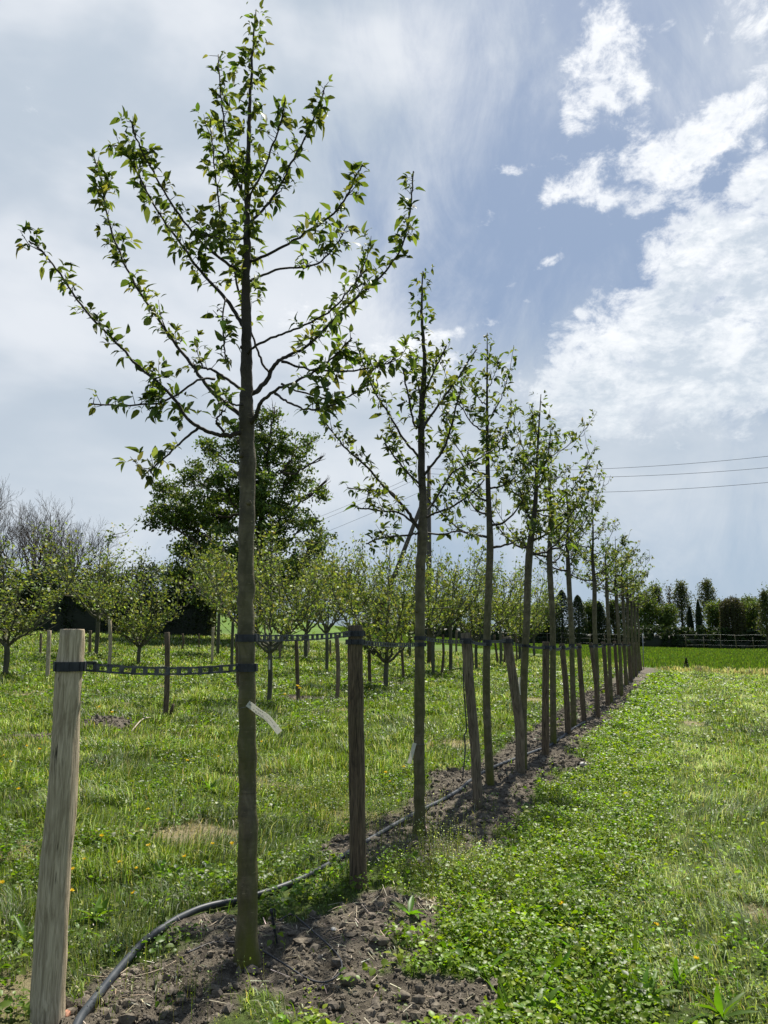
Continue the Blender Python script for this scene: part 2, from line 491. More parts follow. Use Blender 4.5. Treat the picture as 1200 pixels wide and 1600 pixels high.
def barkmat(name, lo, hi, moss, bands=True):
    """young bark: lengthwise mottling, thin rings and lenticels, green algae towards the foot"""
    m, N, L = newmat(name)
    out = N.new('ShaderNodeOutputMaterial'); p = N.new('ShaderNodeBsdfPrincipled'); L.new(p.outputs[0], out.inputs[0])
    tc = N.new('ShaderNodeTexCoord')
    def nz(stretch, s, d=6, dist=0):
        mp = N.new('ShaderNodeMapping'); mp.inputs['Scale'].default_value = stretch; L.new(tc.outputs['Object'], mp.inputs[0])
        n = N.new('ShaderNodeTexNoise'); n.inputs['Scale'].default_value = s; n.inputs['Detail'].default_value = d; n.inputs['Distortion'].default_value = dist
        n.inputs['Roughness'].default_value = .6
        L.new(mp.outputs[0], n.inputs['Vector']); return n.outputs['Fac']
    def rg(v, a, b, c=0., d=1.):
        r = N.new('ShaderNodeMapRange'); L.new(v, r.inputs[0]); r.inputs[1].default_value = a; r.inputs[2].default_value = b
        r.inputs[3].default_value = c; r.inputs[4].default_value = d; return r.outputs[0]
    def mixc(f, a, b):
        n = N.new('ShaderNodeMix'); n.data_type = 'RGBA'; L.new(f, n.inputs[0])
        for i, v in ((6, a), (7, b)):
            if isinstance(v, tuple): n.inputs[i].default_value = (*v, 1)
            else: L.new(v, n.inputs[i])
        return n.outputs[2]
    mott = nz((1, 1, .45), 22, 8, .4)
    col = mixc(rg(mott, .35, .66), lo, hi)
    ring = nz((.8, .8, 10), 5, 4)
    col = mixc(rg(ring, .6, .72, 0, .55), col, tuple(k * .5 for k in lo))
    band = nz((.25, .25, 1), 9, 5)
    col = mixc(rg(band, .50, .60, 0, .55), col, tuple(k * .8 for k in lo))
    lent = nz((1, 1, 4.5), 26, 2)
    col = mixc(rg(lent, .66, .72, 0, .7), col, tuple(min(1, k * 1.9) for k in hi))
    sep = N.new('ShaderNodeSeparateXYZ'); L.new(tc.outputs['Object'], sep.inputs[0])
    h = N.new('ShaderNodeMath'); h.operation = 'MULTIPLY'
    L.new(rg(sep.outputs[2], 2.3, .15), h.inputs[0]); L.new(rg(nz((1, 1, .3), 7, 6), .36, .62), h.inputs[1])
    h.use_clamp = True
    col = mixc(h.outputs[0], col, moss)
    col = mixc(rg(sep.outputs[2], 2.15, 2.9, 0, .85), col, (.026, .020, .014))  # backlit darkness of the upper trunk painted into the bark colour by height
    L.new(col, p.inputs['Base Color'])
    p.inputs['Roughness'].default_value = .72; p.inputs['Specular IOR Level'].default_value = .3
    b = N.new('ShaderNodeBump'); b.inputs['Strength'].default_value = .55; b.inputs['Distance'].default_value = .006
    a = N.new('ShaderNodeMath'); a.operation = 'ADD'; L.new(nz((1, 1, .3), 60, 6), a.inputs[0]); L.new(ring, a.inputs[1])
    L.new(a.outputs[0], b.inputs['Height']); L.new(b.outputs[0], p.inputs['Normal'])
    return m

def postmat(name, base, dark, crack, moss=None, algae=.0):
    """weathered stake: long grain, cracks, darker knots"""
    m, N, L = newmat(name)
    out = N.new('ShaderNodeOutputMaterial'); p = N.new('ShaderNodeBsdfPrincipled'); L.new(p.outputs[0], out.inputs[0])
    tc = N.new('ShaderNodeTexCoord')
    def nz(stretch, s, d=7, dist=0.0):
        mp = N.new('ShaderNodeMapping'); mp.inputs['Scale'].default_value = stretch; L.new(tc.outputs['Object'], mp.inputs[0])
        n = N.new('ShaderNodeTexNoise'); n.inputs['Scale'].default_value = s; n.inputs['Detail'].default_value = d; n.inputs['Distortion'].default_value = dist
        n.inputs['Roughness'].default_value = .62
        L.new(mp.outputs[0], n.inputs['Vector']); return n.outputs['Fac']
    def rg(v, a, b, c=0., d=1.):
        r = N.new('ShaderNodeMapRange'); L.new(v, r.inputs[0]); r.inputs[1].default_value = a; r.inputs[2].default_value = b
        r.inputs[3].default_value = c; r.inputs[4].default_value = d; return r.outputs[0]
    def mixc(f, a, b):
        n = N.new('ShaderNodeMix'); n.data_type = 'RGBA'; L.new(f, n.inputs[0])
        for i, v in ((6, a), (7, b)):
            if isinstance(v, tuple): n.inputs[i].default_value = (*v, 1)
            else: L.new(v, n.inputs[i])
        return n.outputs[2]
    grain = nz((1, 1, .07), 95, 9, .9)
    col = mixc(rg(grain, .36, .62), dark, base)
    blot = nz((1, 1, .35), 9, 6, .8)
    col = mixc(rg(blot, .54, .64, 0, .75), col, dark)
    cr = nz((1, 1, .05), 46, 5, .7)
    crk = rg(cr, .37, .31)
    col = mixc(crk, col, crack)
    if moss: col = mixc(rg(nz((1, 1, .5), 5, 6), .5, .68, 0, algae), col, moss)
    L.new(col, p.inputs['Base Color'])
    p.inputs['Roughness'].default_value = .85; p.inputs['Specular IOR Level'].default_value = .2
    b = N.new('ShaderNodeBump'); b.inputs['Strength'].default_value = .8; b.inputs['Distance'].default_value = .008
    a = N.new('ShaderNodeMath'); a.operation = 'SUBTRACT'; L.new(grain, a.inputs[0]); L.new(crk, a.inputs[1])
    L.new(a.outputs[0], b.inputs['Height']); L.new(b.outputs[0], p.inputs['Normal'])
    return m

M = {}
M['leaf'] = leafmat('apple_leaf', .45, .55, .22)
M['grass'] = leafmat('grass_blades', .45, .45, .3, (1.35, 1.4, .6))
M['weed'] = leafmat('weed_leaves', .5, .42, .28, (1.35, 1.45, .35))
M['far_leaf'] = leafmat('distant_leaves', .38, .55, .3)
M['dark_leaf'] = leafmat('dark_leaves', .25, .5, .3)
M['straw'] = leafmat('dry_straw', .2, .6, .3, (1, 1, 1))
M['petal'] = leafmat('petals', .3, .5, .3, (1, 1, 1))
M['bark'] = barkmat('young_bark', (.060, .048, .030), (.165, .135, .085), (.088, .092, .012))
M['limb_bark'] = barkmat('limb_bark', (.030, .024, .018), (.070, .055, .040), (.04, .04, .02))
M['far_bark'] = noisemat('rough_bark', (.035, .026, .019), (.085, .066, .048), 6, (1, 1, .2), .9, .5, None, None, .03)
M['pale_bark'] = noisemat('greenish_bark', (.06, .058, .035), (.12, .115, .075), 8, (1, 1, .3), .9, .4)
M['post_pale'] = postmat('pale_weathered_wood', (.60, .49, .335), (.28, .22, .14), (.035, .028, .02))
M['post_dark'] = postmat('dark_weathered_wood', (.17, .125, .08), (.042, .031, .022), (.009, .007, .006), (.10, .09, .04), .35)
M['post_mid'] = postmat('brown_weathered_wood', (.24, .19, .13), (.07, .054, .038), (.012, .009, .007), (.09, .085, .04), .5)
M['rubber'] = noisemat('black_rubber', (.012, .013, .017), (.03, .032, .038), 30, (1, 1, 1), .55, .1, spec=.4, dist=.002)
M['rubber_worn'] = noisemat('dusty_rubber', (.02, .021, .024), (.10, .10, .10), 35, (1, 1, 1), .6, .15, spec=.4, dist=.002)
M['hose'] = noisemat('blue_black_pipe', (.014, .019, .026), (.045, .05, .055), 14, (1, 1, 1), .48, .15, spec=.3, dist=.002)
M['tag'] = leafmat('cream_tag', .45, .6, .2, (1, 1, 1))
M['ink'] = noisemat('grey_ink', (.10, .10, .11), (.25, .24, .24), 90, (1, 1, 1), .8, 0)
M['steel'] = noisemat('galvanised_steel', (.18, .19, .19), (.32, .33, .33), 12, (1, 1, 1), .5, .1, metal=.6)
M['wire'] = noisemat('dark_wire', (.03, .03, .035), (.05, .05, .06), 5, (1, 1, 1), .9, 0, spec=.05)
M['stone'] = noisemat('pale_stone', (.35, .33, .29), (.55, .53, .48), 25, (1, 1, 1), .85, .4, dist=.005)
M['brick'] = noisemat('terracotta_stone', (.32, .13, .07), (.5, .27, .18), 25, (1, 1, 1), .85, .4, dist=.005)
M['clod'] = noisemat('soil_clods', (.070, .058, .042), (.235, .20, .15), 35, (1, 1, 1), .95, .7, 90, (.10, .085, .07), .006, spec=.15)
M['pole'] = postmat('utility_pole_wood', (.13, .11, .09), (.07, .06, .05), (.02, .018, .015))

def groundmat():
    m, N, L = newmat('meadow_soil')
    out = N.new('ShaderNodeOutputMaterial'); p = N.new('ShaderNodeBsdfPrincipled'); L.new(p.outputs[0], out.inputs[0])
    tc = N.new('ShaderNodeTexCoord'); at_ = N.new('ShaderNodeAttribute'); at_.attribute_name = 'Col'
    sep = N.new('ShaderNodeSeparateColor'); L.new(at_.outputs['Color'], sep.inputs[0])
    def nz(s, d=8, r=.6):
        n = N.new('ShaderNodeTexNoise'); n.inputs['Scale'].default_value = s; n.inputs['Detail'].default_value = d; n.inputs['Roughness'].default_value = r
        L.new(tc.outputs['Object'], n.inputs['Vector']); return n.outputs['Fac']
    def rg(v, a, b, c=0., d=1.):
        r = N.new('ShaderNodeMapRange'); L.new(v, r.inputs[0]); r.inputs[1].default_value = a; r.inputs[2].default_value = b
        r.inputs[3].default_value = c; r.inputs[4].default_value = d; return r.outputs[0]
    def mixc(f, a, b):
        n = N.new('ShaderNodeMix'); n.data_type = 'RGBA'; L.new(f, n.inputs[0])
        for i, v in ((6, a), (7, b)):
            if isinstance(v, tuple): n.inputs[i].default_value = (*v, 1)
            else: L.new(v, n.inputs[i])
        return n.outputs[2]
    soil = mixc(rg(nz(14), .35, .65), (.058, .048, .035), (.19, .162, .12))
    soil = mixc(rg(nz(90, 5), .55, .75, 0, .6), soil, (.22, .19, .155))
    turf = mixc(rg(nz(3), .35, .65), (.055, .085, .018), (.095, .135, .03))
    turf = mixc(rg(nz(30), .45, .7, 0, .7), turf, (.05, .045, .02))
    turf = mixc(sep.outputs[1], turf, mixc(rg(nz(20), .3, .7), (.20, .16, .085), (.40, .33, .20)))
    col = mixc(sep.outputs[0], turf, soil)
    col = mixc(sep.outputs[2], col, mixc(rg(nz(.05, 6), .35, .65), (.06, .11, .012), (.10, .17, .02)))
    L.new(col, p.inputs['Base Color'])
    p.inputs['Roughness'].default_value = .95; p.inputs['Specular IOR Level'].default_value = .15
    b = N.new('ShaderNodeBump'); b.inputs['Strength'].default_value = 1.0; b.inputs['Distance'].default_value = .018
    a = N.new('ShaderNodeMath'); a.operation = 'ADD'; L.new(nz(45, 6, .7), a.inputs[0]); L.new(nz(160, 4), a.inputs[1])
    L.new(a.outputs[0], b.inputs['Height']); L.new(b.outputs[0], p.inputs['Normal'])
    return m
M['ground'] = groundmat()
M['field'] = noisemat('cereal_field', (.075, .15, .012), (.12, .22, .022), 3, (1, .2, 1), .8, .8, 8, (.095, .17, .02), .15)
M['hills'] = noisemat('wooded_hills', (.10, .14, .17), (.14, .18, .20), .02, (1, 1, 1), 1, .3, .08, None, 4)  # bluish forest tone: distance haze painted into the hill colour

# ------------------------------------------------------------------ ground, field, hills
def grow(a, b, step, ratio):
    out = [a]; s = step
    while abs(out[-1] - a) < abs(b - a):
        out.append(out[-1] + math.copysign(s, b - a)); s *= ratio
    return out
xs = np.array(sorted(set(grow(-2.6, -900, .045, 1.055)[1:] + list(np.arange(-2.6, 3.4, .036)) + grow(3.4, 900, .045, 1.055)[1:])))
ys = np.array(sorted(set(grow(1.6, -60, .05, 1.15)[1:] + list(np.arange(1.6, 8.5, .036)) + grow(8.5, 1600, .04, 1.026)[1:])))
X, Y = np.meshgrid(xs, ys)
Zg = zg(X, Y)
FIELD = np.array([G0(560, 1004)[:2], G0(700, 1008)[:2], G0(840, 1022)[:2], G0(1005, 1043)[:2], G0(1200, 1053)[:2], G0(1330, 1057)[:2],
                  (150, 60), (160, 165), (60, 150), (30, 160), (5, 175), (-12, 185)])
def inpoly(x, y, P):
    ins = np.zeros(np.shape(x), bool)
    j = len(P) - 1
    for i in range(len(P)):
        xi, yi = P[i]; xj, yj = P[j]
        c = ((yi > y) != (yj > y)) & (x < (xj - xi) * (y - yi) / (yj - yi + 1e-12) + xi)
        ins ^= c; j = i
    return ins
def edgeline(x):      # the near edge of the field at x
    P = FIELD[:6]
    o = np.argsort(P[:, 0])
    return np.interp(x, P[o, 0], P[o, 1])
infield = inpoly(X, Y, FIELD)
strip = np.exp(-((Y - (edgeline(X) - 1.2)) / 1.3) ** 2) * (Y > 30)
dr = np.maximum(drymask(X, Y) * .8, strip)
mb = MB()
ny, nx = X.shape
i = np.arange(ny - 1)[:, None] * nx; j = np.arange(nx - 1)[None]
q = np.stack([i + j, i + j + 1, i + nx + j + 1, i + nx + j], -1).reshape(-1, 4)
far = ss(Y, 40, 60)
colg = np.stack([soilmask(X, Y) * (1 - far), dr * (1 - ss(Y, 60, 90)), np.maximum(infield, ss(Y, 55, 90))], -1).reshape(-1, 3)
mb.add(np.stack([X, Y, Zg], -1).reshape(-1, 3), q, None, colg)
tag(mb.build('ground', M['ground']), kind='structure')

# cereal crop: dense upright blades, thinning in number and widening with distance
def blades(mb, x, y, h, w, bend, col, z=None, diru=None, r=rng, up=1.0):
    n = len(x)
    if n == 0: return
    z = zg(x, y) if z is None else z
    a = r.random(n) * 2 * math.pi if diru is None else diru
    d = np.stack([np.cos(a), np.sin(a), 0 * a], 1)
    f = a + math.pi / 2 + r.normal(size=n) * .6
    s = np.stack([np.cos(f), np.sin(f), 0 * f], 1)
    b0 = np.stack([x, y, z - .01], 1)
    H = h[:, None]; B = bend[:, None]
    mid = b0 + d * H * B * .35 + np.array([0, 0, 1.0]) * H * .6 * np.sqrt(np.clip(1 - (B * .5) ** 2, .1, 1))
    tip = b0 + d * H * B + np.array([0, 0, 1.0]) * H * np.clip(1 - B * B * .55, .12, 1)
    wv = w[:, None] * s
    v = np.stack([b0 - wv * .5, b0 + wv * .5, mid + wv * .42, mid - wv * .42, tip], 1).reshape(-1, 3)
    k = (np.arange(n) * 5)[:, None]
    q = k + np.array([[0, 1, 2, 3]]); t = k + np.array([[3, 2, 4]])
    mb.add(v, q, t, np.repeat(col, 5, axis=0))

def scatter(n, d0, d1, d_ref, power, r=rng, azlim=.70):
    """ground points whose density falls off with distance as (d_ref/d)^power beyond d_ref"""
    d = np.geomspace(d0, d1, 2000)
    dens = d * np.where(d < d_ref, 1, (d_ref / d) ** power)
    cdf = np.cumsum(dens * np.gradient(d)); cdf /= cdf[-1]
    dd = np.interp(r.random(n), cdf, d)
    az = (r.random(n) * 2 - 1) * azlim
    return dd * az, dd

x, y = scatter(150000, 33, 175, 36, 1.7)
k = inpoly(x, y, FIELD); x, y = x[k], y[k]
mb = MB()
c = pal(len(x), [(.070, .115, .010), (.095, .150, .016), (.05, .085, .012), (.12, .16, .035)], [4, 4, 2, 1], .2)
blades(mb, x, y, .17 + .12 * rng.random(len(x)), .0011 * y + .006, rng.random(len(x)) * .5, c, plane(x, y))
tag(mb.build('cereal_crop', M['grass']), 'bright green young cereal crop filling the field beyond the orchard', 'crop', kind='stuff')

mb = MB()
hx = np.linspace(-900, 900, 160); rows = []
for k_, (yy, f) in enumerate([(1000, 0), (1100, .45), (1250, .9), (1500, 1.0), (1700, .3)]):
    hh = (fbm(hx / 260 + 9, 0 * hx + k_ * .15, 77, 5) * 95 + 28) * ss(-hx, -420, 60) * f - 3
    rows.append(np.stack([hx, 0 * hx + yy, hh], 1))
v = np.concatenate(rows); n = len(hx)
i = np.arange(len(rows) - 1)[:, None] * n; j = np.arange(n - 1)[None]
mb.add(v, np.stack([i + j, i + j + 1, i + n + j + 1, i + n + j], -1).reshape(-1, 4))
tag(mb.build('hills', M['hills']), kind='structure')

# ------------------------------------------------------------------ grass and weeds
def rightside(x, y):
    s, t = rowd(x, y); return s
GREENS = [(.108, .168, .014), (.150, .215, .022), (.060, .100, .010), (.27, .31, .10), (.27, .24, .12)]
HOSE = [(92, 1680), (128, 1606), (160, 1560), (207, 1500), (235, 1472), (270, 1447), (310, 1427), (350, 1417), (390, 1410), (440, 1396), (480, 1380), (530, 1352), (590, 1315), (645, 1283), (690, 1262), (722, 1243), (748, 1222), (775, 1206), (805, 1193), (835, 1181), (865, 1168)]
HG = np.array([G0(a_, b_)[:2] for a_, b_ in HOSE])
def near_hose(x, y):
    m = np.full(np.shape(x), 9.0)
    for a_, b_ in zip(HG[:-1], HG[1:]):
        ab = b_ - a_; t = np.clip(((x - a_[0]) * ab[0] + (y - a_[1]) * ab[1]) / (ab @ ab), 0, 1)
        m = np.minimum(m, np.hypot(x - a_[0] - t * ab[0], y - a_[1] - t * ab[1] + .0))
        m = np.minimum(m, np.hypot(x - a_[0] - t * ab[0], (y - a_[1] - t * ab[1] + .05)))
    return m
def grass():
    r = np.random.default_rng(11)
    n = 620000
    x, y = scatter(n, 1.9, 60, 4.0, 1.55, r)
    keep = ~inpoly(x, y, FIELD)
    sm = soilmask(x, y)
    patch = fbm(x * 1.1, y * 1.1, 61)
    clover = ss(rightside(x, y), .35, .7) * (1 - ss(rightside(x, y), 1.35, 1.9) * .8) * (1 - ss(y, 12, 22) * .4)
    clover = clover * ss(patch + .2, .4, .65)
    keep &= r.random(n) > np.clip(sm * 1.05 - .02, 0, .985)
    keep &= r.random(n) > clover * .45
    dm = drymask(x, y)
    keep &= r.random(n) > dm * .62
    keep &= near_hose(x, y) > .035 + .03 * r.random(n)
    x, y, dm, clover = x[keep], y[keep], dm[keep], clover[keep]
    n = len(x)
    tuft = fbm(x * 2.6, y * 2.6, 71, 3)
    h = (.04 + .15 * ss(tuft, .40, .66) + .03 * r.random(n)) * (.6 + .8 * r.random(n))
    s = rightside(x, y)
    lane = ss(s, 1.25, 1.8)
    h *= .88 * (1 - .35 * ss(s, .2, .8) + .22 * lane) * (1 - .6 * dm)
    track = np.exp(-((s - 1.95) / .26) ** 2) + np.exp(-((s - 3.5) / .30) ** 2)
    h *= 1 - .35 * track
    h *= 1 - .55 * ss(-np.abs(s), -1.3, -.45)
    h *= 1 - .35 * ss(-y, -4.5, -3.2)
    w = (.0030 + .0020 * r.random(n)) * np.maximum(1, y / 4.6)
    lean = fbm(x * .7, y * .7, 81) * 6.3 * 1.5 + r.normal(size=n) * .9
    bend = np.clip(.35 + .5 * ss(tuft, .4, .8) + .3 * r.normal(size=n), 0, 1.15)
    pg = fbm(x * .55, y * .55, 91)
    col = pal(n, GREENS[:4], [4, 3, 3, 1.6], .22, r)
    straw = r.random(n) < (.03 + .8 * dm + .02 * lane + .05 * ss(pg, .5, .7))
    col[straw] = pal(int(straw.sum()), [(.38, .33, .20), (.27, .24, .13), (.48, .43, .30)], None, .2, r)
    pale = (r.random(n) < .10 + .12 * lane + .75 * track * ss(fbm(s * 3, y * .8, 95), .30, .55) + .16 * ss(tuft, .45, .65)) & ~straw
    col[pale] = pal(int(pale.sum()), [(.30, .36, .21), (.44, .49, .34)], None, .1, r)  # pale grass of the wheel tracks, plus blade highlights painted as colour
    col *= (.60 + .55 * pg)[:, None] * (1.12 - .30 * ss(fbm(x * 3.7, y * 3.7, 97, 3), .35, .6))[:, None]
    ed = (y > edgeline(x) - 4.0) & (y > 28) & (y < 60)
    e2 = ed & (r.random(n) < .9)
    h[ed] *= 1.9; w[ed] *= 1.4; bend[ed] *= .6
    col[e2] = pal(int(e2.sum()), [(.38, .34, .24), (.30, .27, .17), (.16, .20, .08)], None, .15, r)
    mb = MB()
    blades(mb, x, y, h, w, bend, col, None, lean, r)
    o = mb.build('grass', M['grass'])
    tag(o, 'uneven orchard meadow grass with dry and pale flattened blades', 'grass', kind='stuff')
grass()

def weeds():
    r = np.random.default_rng(12)
    n = 130000
    x, y = scatter(n, 1.9, 34, 4.0, 1.5, r)
    s = rightside(x, y)
    sm = soilmask(x, y)
    clover = ss(s, .3, .65) * (1 - ss(s, 1.35, 1.95) * .88)
    leftw = (1 - ss(s, -.2, .1)) * np.maximum(ss(fbm(x * 1.4, y * 1.4, 101), .44, .60) * .6, .9 * ss(-y, -5.2, -3.4) * ss(fbm(x * 1.4, y * 1.4, 101), .3, .5))
    leftw = np.maximum(leftw, .40 * ss(-np.abs(s), -.9, -.4) * ss(y, 3.9, 4.6))
    pr = np.maximum(clover * ss(fbm(x * 1.1, y * 1.1, 61) + .25, .35, .6), leftw)
    pr = np.maximum(pr, .10 * ss(fbm(x * 3, y * 3, 103), .55, .7))
    k = (r.random(n) < pr) & (r.random(n) > np.clip(sm * 1.1, 0, .985)) & ~inpoly(x, y, FIELD)
    x, y, s = x[k], y[k], s[k]
    k = near_hose(x, y) > .06; x, y, s = x[k], y[k], s[k]
    n = len(x); m = 6
    z = zg(x, y)
    X_ = np.repeat(x, m); Y_ = np.repeat(y, m); Z_ = np.repeat(z, m)
    big = np.repeat((.5 + .95 * r.random(n) ** 2.5) * np.maximum(1, y / 8.0), m)
    a = r.random(n * m) * 2 * math.pi
    rad = r.random(n * m) * .034 * big
    hh = (.02 + .06 * r.random(n * m)) * (1 + .6 * np.repeat(ss(fbm(x * 2, y * 2, 107), .45, .7), m))
    pos = np.stack([X_ + np.cos(a) * rad, Y_ + np.sin(a) * rad, Z_ + hh], 1)
    d = np.stack([np.cos(a), np.sin(a), r.normal(size=n * m) * .35 + .15], 1)
    sz = (.018 + .014 * r.random(n * m)) * big
    colp = pal(n, [(.130, .205, .013), (.175, .265, .018), (.070, .125, .010), (.23, .30, .035)], [3, 4, 2, 2], .18, r)
    leftc = s < .1
    colp[leftc] *= np.array([.72, .74, 1.25])
    mb = MB()
    leaves(mb, pos, d, sz, sz * .8, np.repeat(colp, m, 0), .25, .3, None, r)
    # stalks
    blades(mb, X_[::2], Y_[::2], hh[::2] * 1.1, .002 * np.maximum(1, Y_[::2] / 5), np.full(len(X_[::2]), .3), np.repeat(colp, m, 0)[::2] * .8, Z_[::2], None, r)
    # rosettes of long toothed leaves near the camera, right
    for (px, py, k_) in [(872, 1450, 11), (905, 1500, 12), (858, 1530, 12), (1010, 1565, 12), (930, 1580, 13), (790, 1590, 9), (1060, 1540, 9), (985, 1500, 8), (820, 1440, 8), (1130, 1590, 10), (760, 1530, 7),
                         (905, 1395, 8), (840, 1590, 10), (890, 1575, 10), (640, 1440, 6), (255, 1380, 8), (40, 1480, 8), (330, 1240, 7), (150, 1440, 8)]:
        g = G(px, py)
        a = np.arange(k_) * 2.4 + r.random(k_) * .8
        el = .5 + .7 * r.random(k_)
        d = np.stack([np.cos(a) * np.cos(el), np.sin(a) * np.cos(el), np.sin(el)], 1)
        L_ = .09 + .07 * r.random(k_)
        leaves(mb, np.tile(g + np.array([0, 0, .005]), (k_, 1)), d, L_, .026 + .014 * r.random(k_), pal(k_, [(.09, .17, .015), (.12, .21, .02)], None, .15, r), .4, .5, None, r)
    tag(mb.build('leafy_weeds', M['weed']), 'bright green clover-like broadleaf weeds among the grass', 'weeds', kind='stuff')

    # thin seeding weeds with tiny white heads
    mb = MB()
    spots = [(720, 1370, .55, .5, 900), (490, 1250, .6, .7, 700), (690, 1330, .3, .3, 120), (160, 1500, .3, .3, 60), (420, 1585, .5, .2, 9), (1000, 1350, .8, 1.0, 200), (640, 1290, .8, 1.0, 250), (250, 1570, .3, .2, 60)]
    for (px, py, a_, b_, n) in spots:
        g = G0(px, py)
        x = g[0] + r.normal(size=n) * a_ * .5; y = g[1] + r.normal(size=n) * b_ * .5
        h = .08 + .12 * r.random(n)
        z = zg(x, y)
        lean = r.random(n) * 6.3; bend = .25 * r.random(n)
        c = pal(n, [(.10, .13, .035), (.13, .15, .05), (.16, .15, .07)], None, .15, r)
        blades(mb, x, y, h, np.full(n, .0022), bend, c, z, lean, r)
        k = 7
        tx = np.repeat(x + np.cos(lean) * h * bend, k); ty = np.repeat(y + np.sin(lean) * h * bend, k)
        t = np.tile(np.linspace(.35, 1, k), n)
        tx = np.repeat(x, k) + (tx - np.repeat(x, k)) * t; ty = np.repeat(y, k) + (ty - np.repeat(y, k)) * t
        tz = np.repeat(z, k) + np.repeat(h, k) * t * .97
        pos = np.stack([tx, ty, tz], 1) + r.normal(size=(n * k, 3)) * .006
        top = t > .9
        cc = pal(n * k, [(.10, .14, .03), (.14, .18, .05)], None, .2, r)
        cc[top] = pal(int(top.sum()), [(.75, .75, .68), (.5, .52, .4)], None, .1, r)
        flakes(mb, pos, .007 + .005 * r.random(n * k), cc, r)
    tag(mb.build('seeding_weeds', M['weed']), 'thin upright weeds with tiny white flower heads beside the bare soil', 'weeds', kind='stuff')

    # dry straw and stems lying on soil
    mb = MB()
    n = 1500
    x, y = scatter(n * 4, 1.9, 9, 3.5, 1.0, r)
    k = (soilmask(x, y) > .4) & (r.random(len(x)) < .55); x, y = x[k], y[k]
    px_ = [(690, 1420, .22, .10, 260), (760, 1400, .15, .1, 120), (200, 1560, .15, .1, 40), (60, 1150, .3, .15, 260), (330, 1450, .2, .1, 40), (560, 1470, .3, .2, 60)]
    for (a_, b_, c_, d_, m_) in px_:
        g = G0(a_, b_); x = np.append(x, g[0] + r.normal(size=m_) * c_); y = np.append(y, g[1] + r.normal(size=m_) * d_)
    n = len(x); a = r.random(n) * 6.3; L_ = .02 + .07 * r.random(n) ** 2
    z0 = zg(x, y) + .006 + .01 * r.random(n)
    x2, y2 = x + np.cos(a) * L_, y + np.sin(a) * L_
    z2 = zg(x2, y2) + .006 + .02 * r.random(n)
    w = .0012 + .001 * r.random(n)
    sx, sy = -np.sin(a) * w, np.cos(a) * w
    v = np.stack([np.stack([x - sx, y - sy, z0], 1), np.stack([x + sx, y + sy, z0 + .001], 1), np.stack([x2 + sx, y2 + sy, z2], 1), np.stack([x2 - sx, y2 - sy, z2], 1)], 1)
    mb.add(v.reshape(-1, 3), np.arange(n * 4).reshape(-1, 4), None, np.repeat(pal(n, [(.36, .30, .20), (.26, .21, .14), (.5, .44, .32)], None, .2, r), 4, 0))
    tag(mb.build('dry_stems', M['straw']), 'dry straw and dead stems lying on the bare soil', 'straw', kind='stuff')
weeds()

# soil clods
ICO_V = None
def ico():
    t = (1 + 5 ** .5) / 2
    v = norm(np.array([[-1, t, 0], [1, t, 0], [-1, -t, 0], [1, -t, 0], [0, -1, t], [0, 1, t], [0, -1, -t], [0, 1, -t], [t, 0, -1], [t, 0, 1], [-t, 0, -1], [-t, 0, 1]], float))
    f = [[0, 11, 5], [0, 5, 1], [0, 1, 7], [0, 7, 10], [0, 10, 11], [1, 5, 9], [5, 11, 4], [11, 10, 2], [10, 7, 6], [7, 1, 8], [3, 9, 4], [3, 4, 2], [3, 2, 6], [3, 6, 8], [3, 8, 9], [4, 9, 5], [2, 4, 11], [6, 2, 10], [8, 6, 7], [9, 8, 1]]
    v = list(map(tuple, v)); cache = {}; nf = []
    def mid(a, b):
        k = (min(a, b), max(a, b))
        if k not in cache:
            p = norm((np.array(v[a]) + np.array(v[b])) / 2); v.append(tuple(p)); cache[k] = len(v) - 1
        return cache[k]
    for a, b, c in f:
        ab, bc, ca = mid(a, b), mid(b, c), mid(c, a)
        nf += [[a, ab, ca], [b, bc, ab], [c, ca, bc], [ab, bc, ca]]
    return np.array(v), np.array(nf), np.array(f)
ICV, ICF2, ICF1 = ico()
def lumps(mb, P, S, r, fine=False):
    V = ICV if fine else ICV[:12]; F = ICF2 if fine else ICF1
    n = len(P); k = len(V)
    v = V[None] * (1 + .22 * r.normal(size=(n, k))[..., None]) * (S[:, None, None]) * (1 + .3 * r.normal(size=(n, 1, 3)))
    v = v * np.array([1, 1, .75]) + P[:, None]
    mb.add(v.reshape(-1, 3), None, (F[None] + (np.arange(n) * k)[:, None, None]).reshape(-1, 3))
def clods():
    r = np.random.default_rng(14)
    x, y = scatter(330000, 1.9, 26, 3.2, 1.5, r)
    k = (r.random(len(x)) < soilmask(x, y) ** 2) & (near_hose(x, y) > .030); x, y = x[k], y[k]
    S = .0024 * (1 / (r.random(len(x)) * .993 + .007)) ** .52 * np.maximum(1, y / 5)
    S = np.minimum(S, .03)
    mb = MB()
    lumps(mb, np.stack([x, y, zg(x, y) + S * .3], 1), S, r)
    tag(mb.build('soil_crumbs', M['clod'], smooth=False), 'crumbly grey-brown soil clods along the tree row', 'soil', kind='stuff')
clods()
def lumpthing(name, px, py, S, mat, label, cat, seed, squash=.75, group=None):
    r = np.random.default_rng(seed)
    g = G(px, py); mb = MB()
    v = ICV * (1 + .14 * r.normal(size=(len(ICV), 1))) * S * (1 + .2 * r.normal(size=(1, 3))) * np.array([1, 1, squash])
    mb.add(v, None, ICF2)
    o = mb.build(name, M[mat], None, False, origin=(0, 0, 0))
    o.location = (g[0], g[1], g[2] + S * .35)
    b = o.modifiers.new('sub', 'SUBSURF'); b.levels = b.render_levels = 2; b.subdivision_type = 'CATMULL_CLARK'
    return tag(o, label, cat, group)
lumpthing('soil_clod', 545, 1548, .042, 'clod', 'fist-sized soil clod beside the loop of thin drip tube', 'clod', 1)
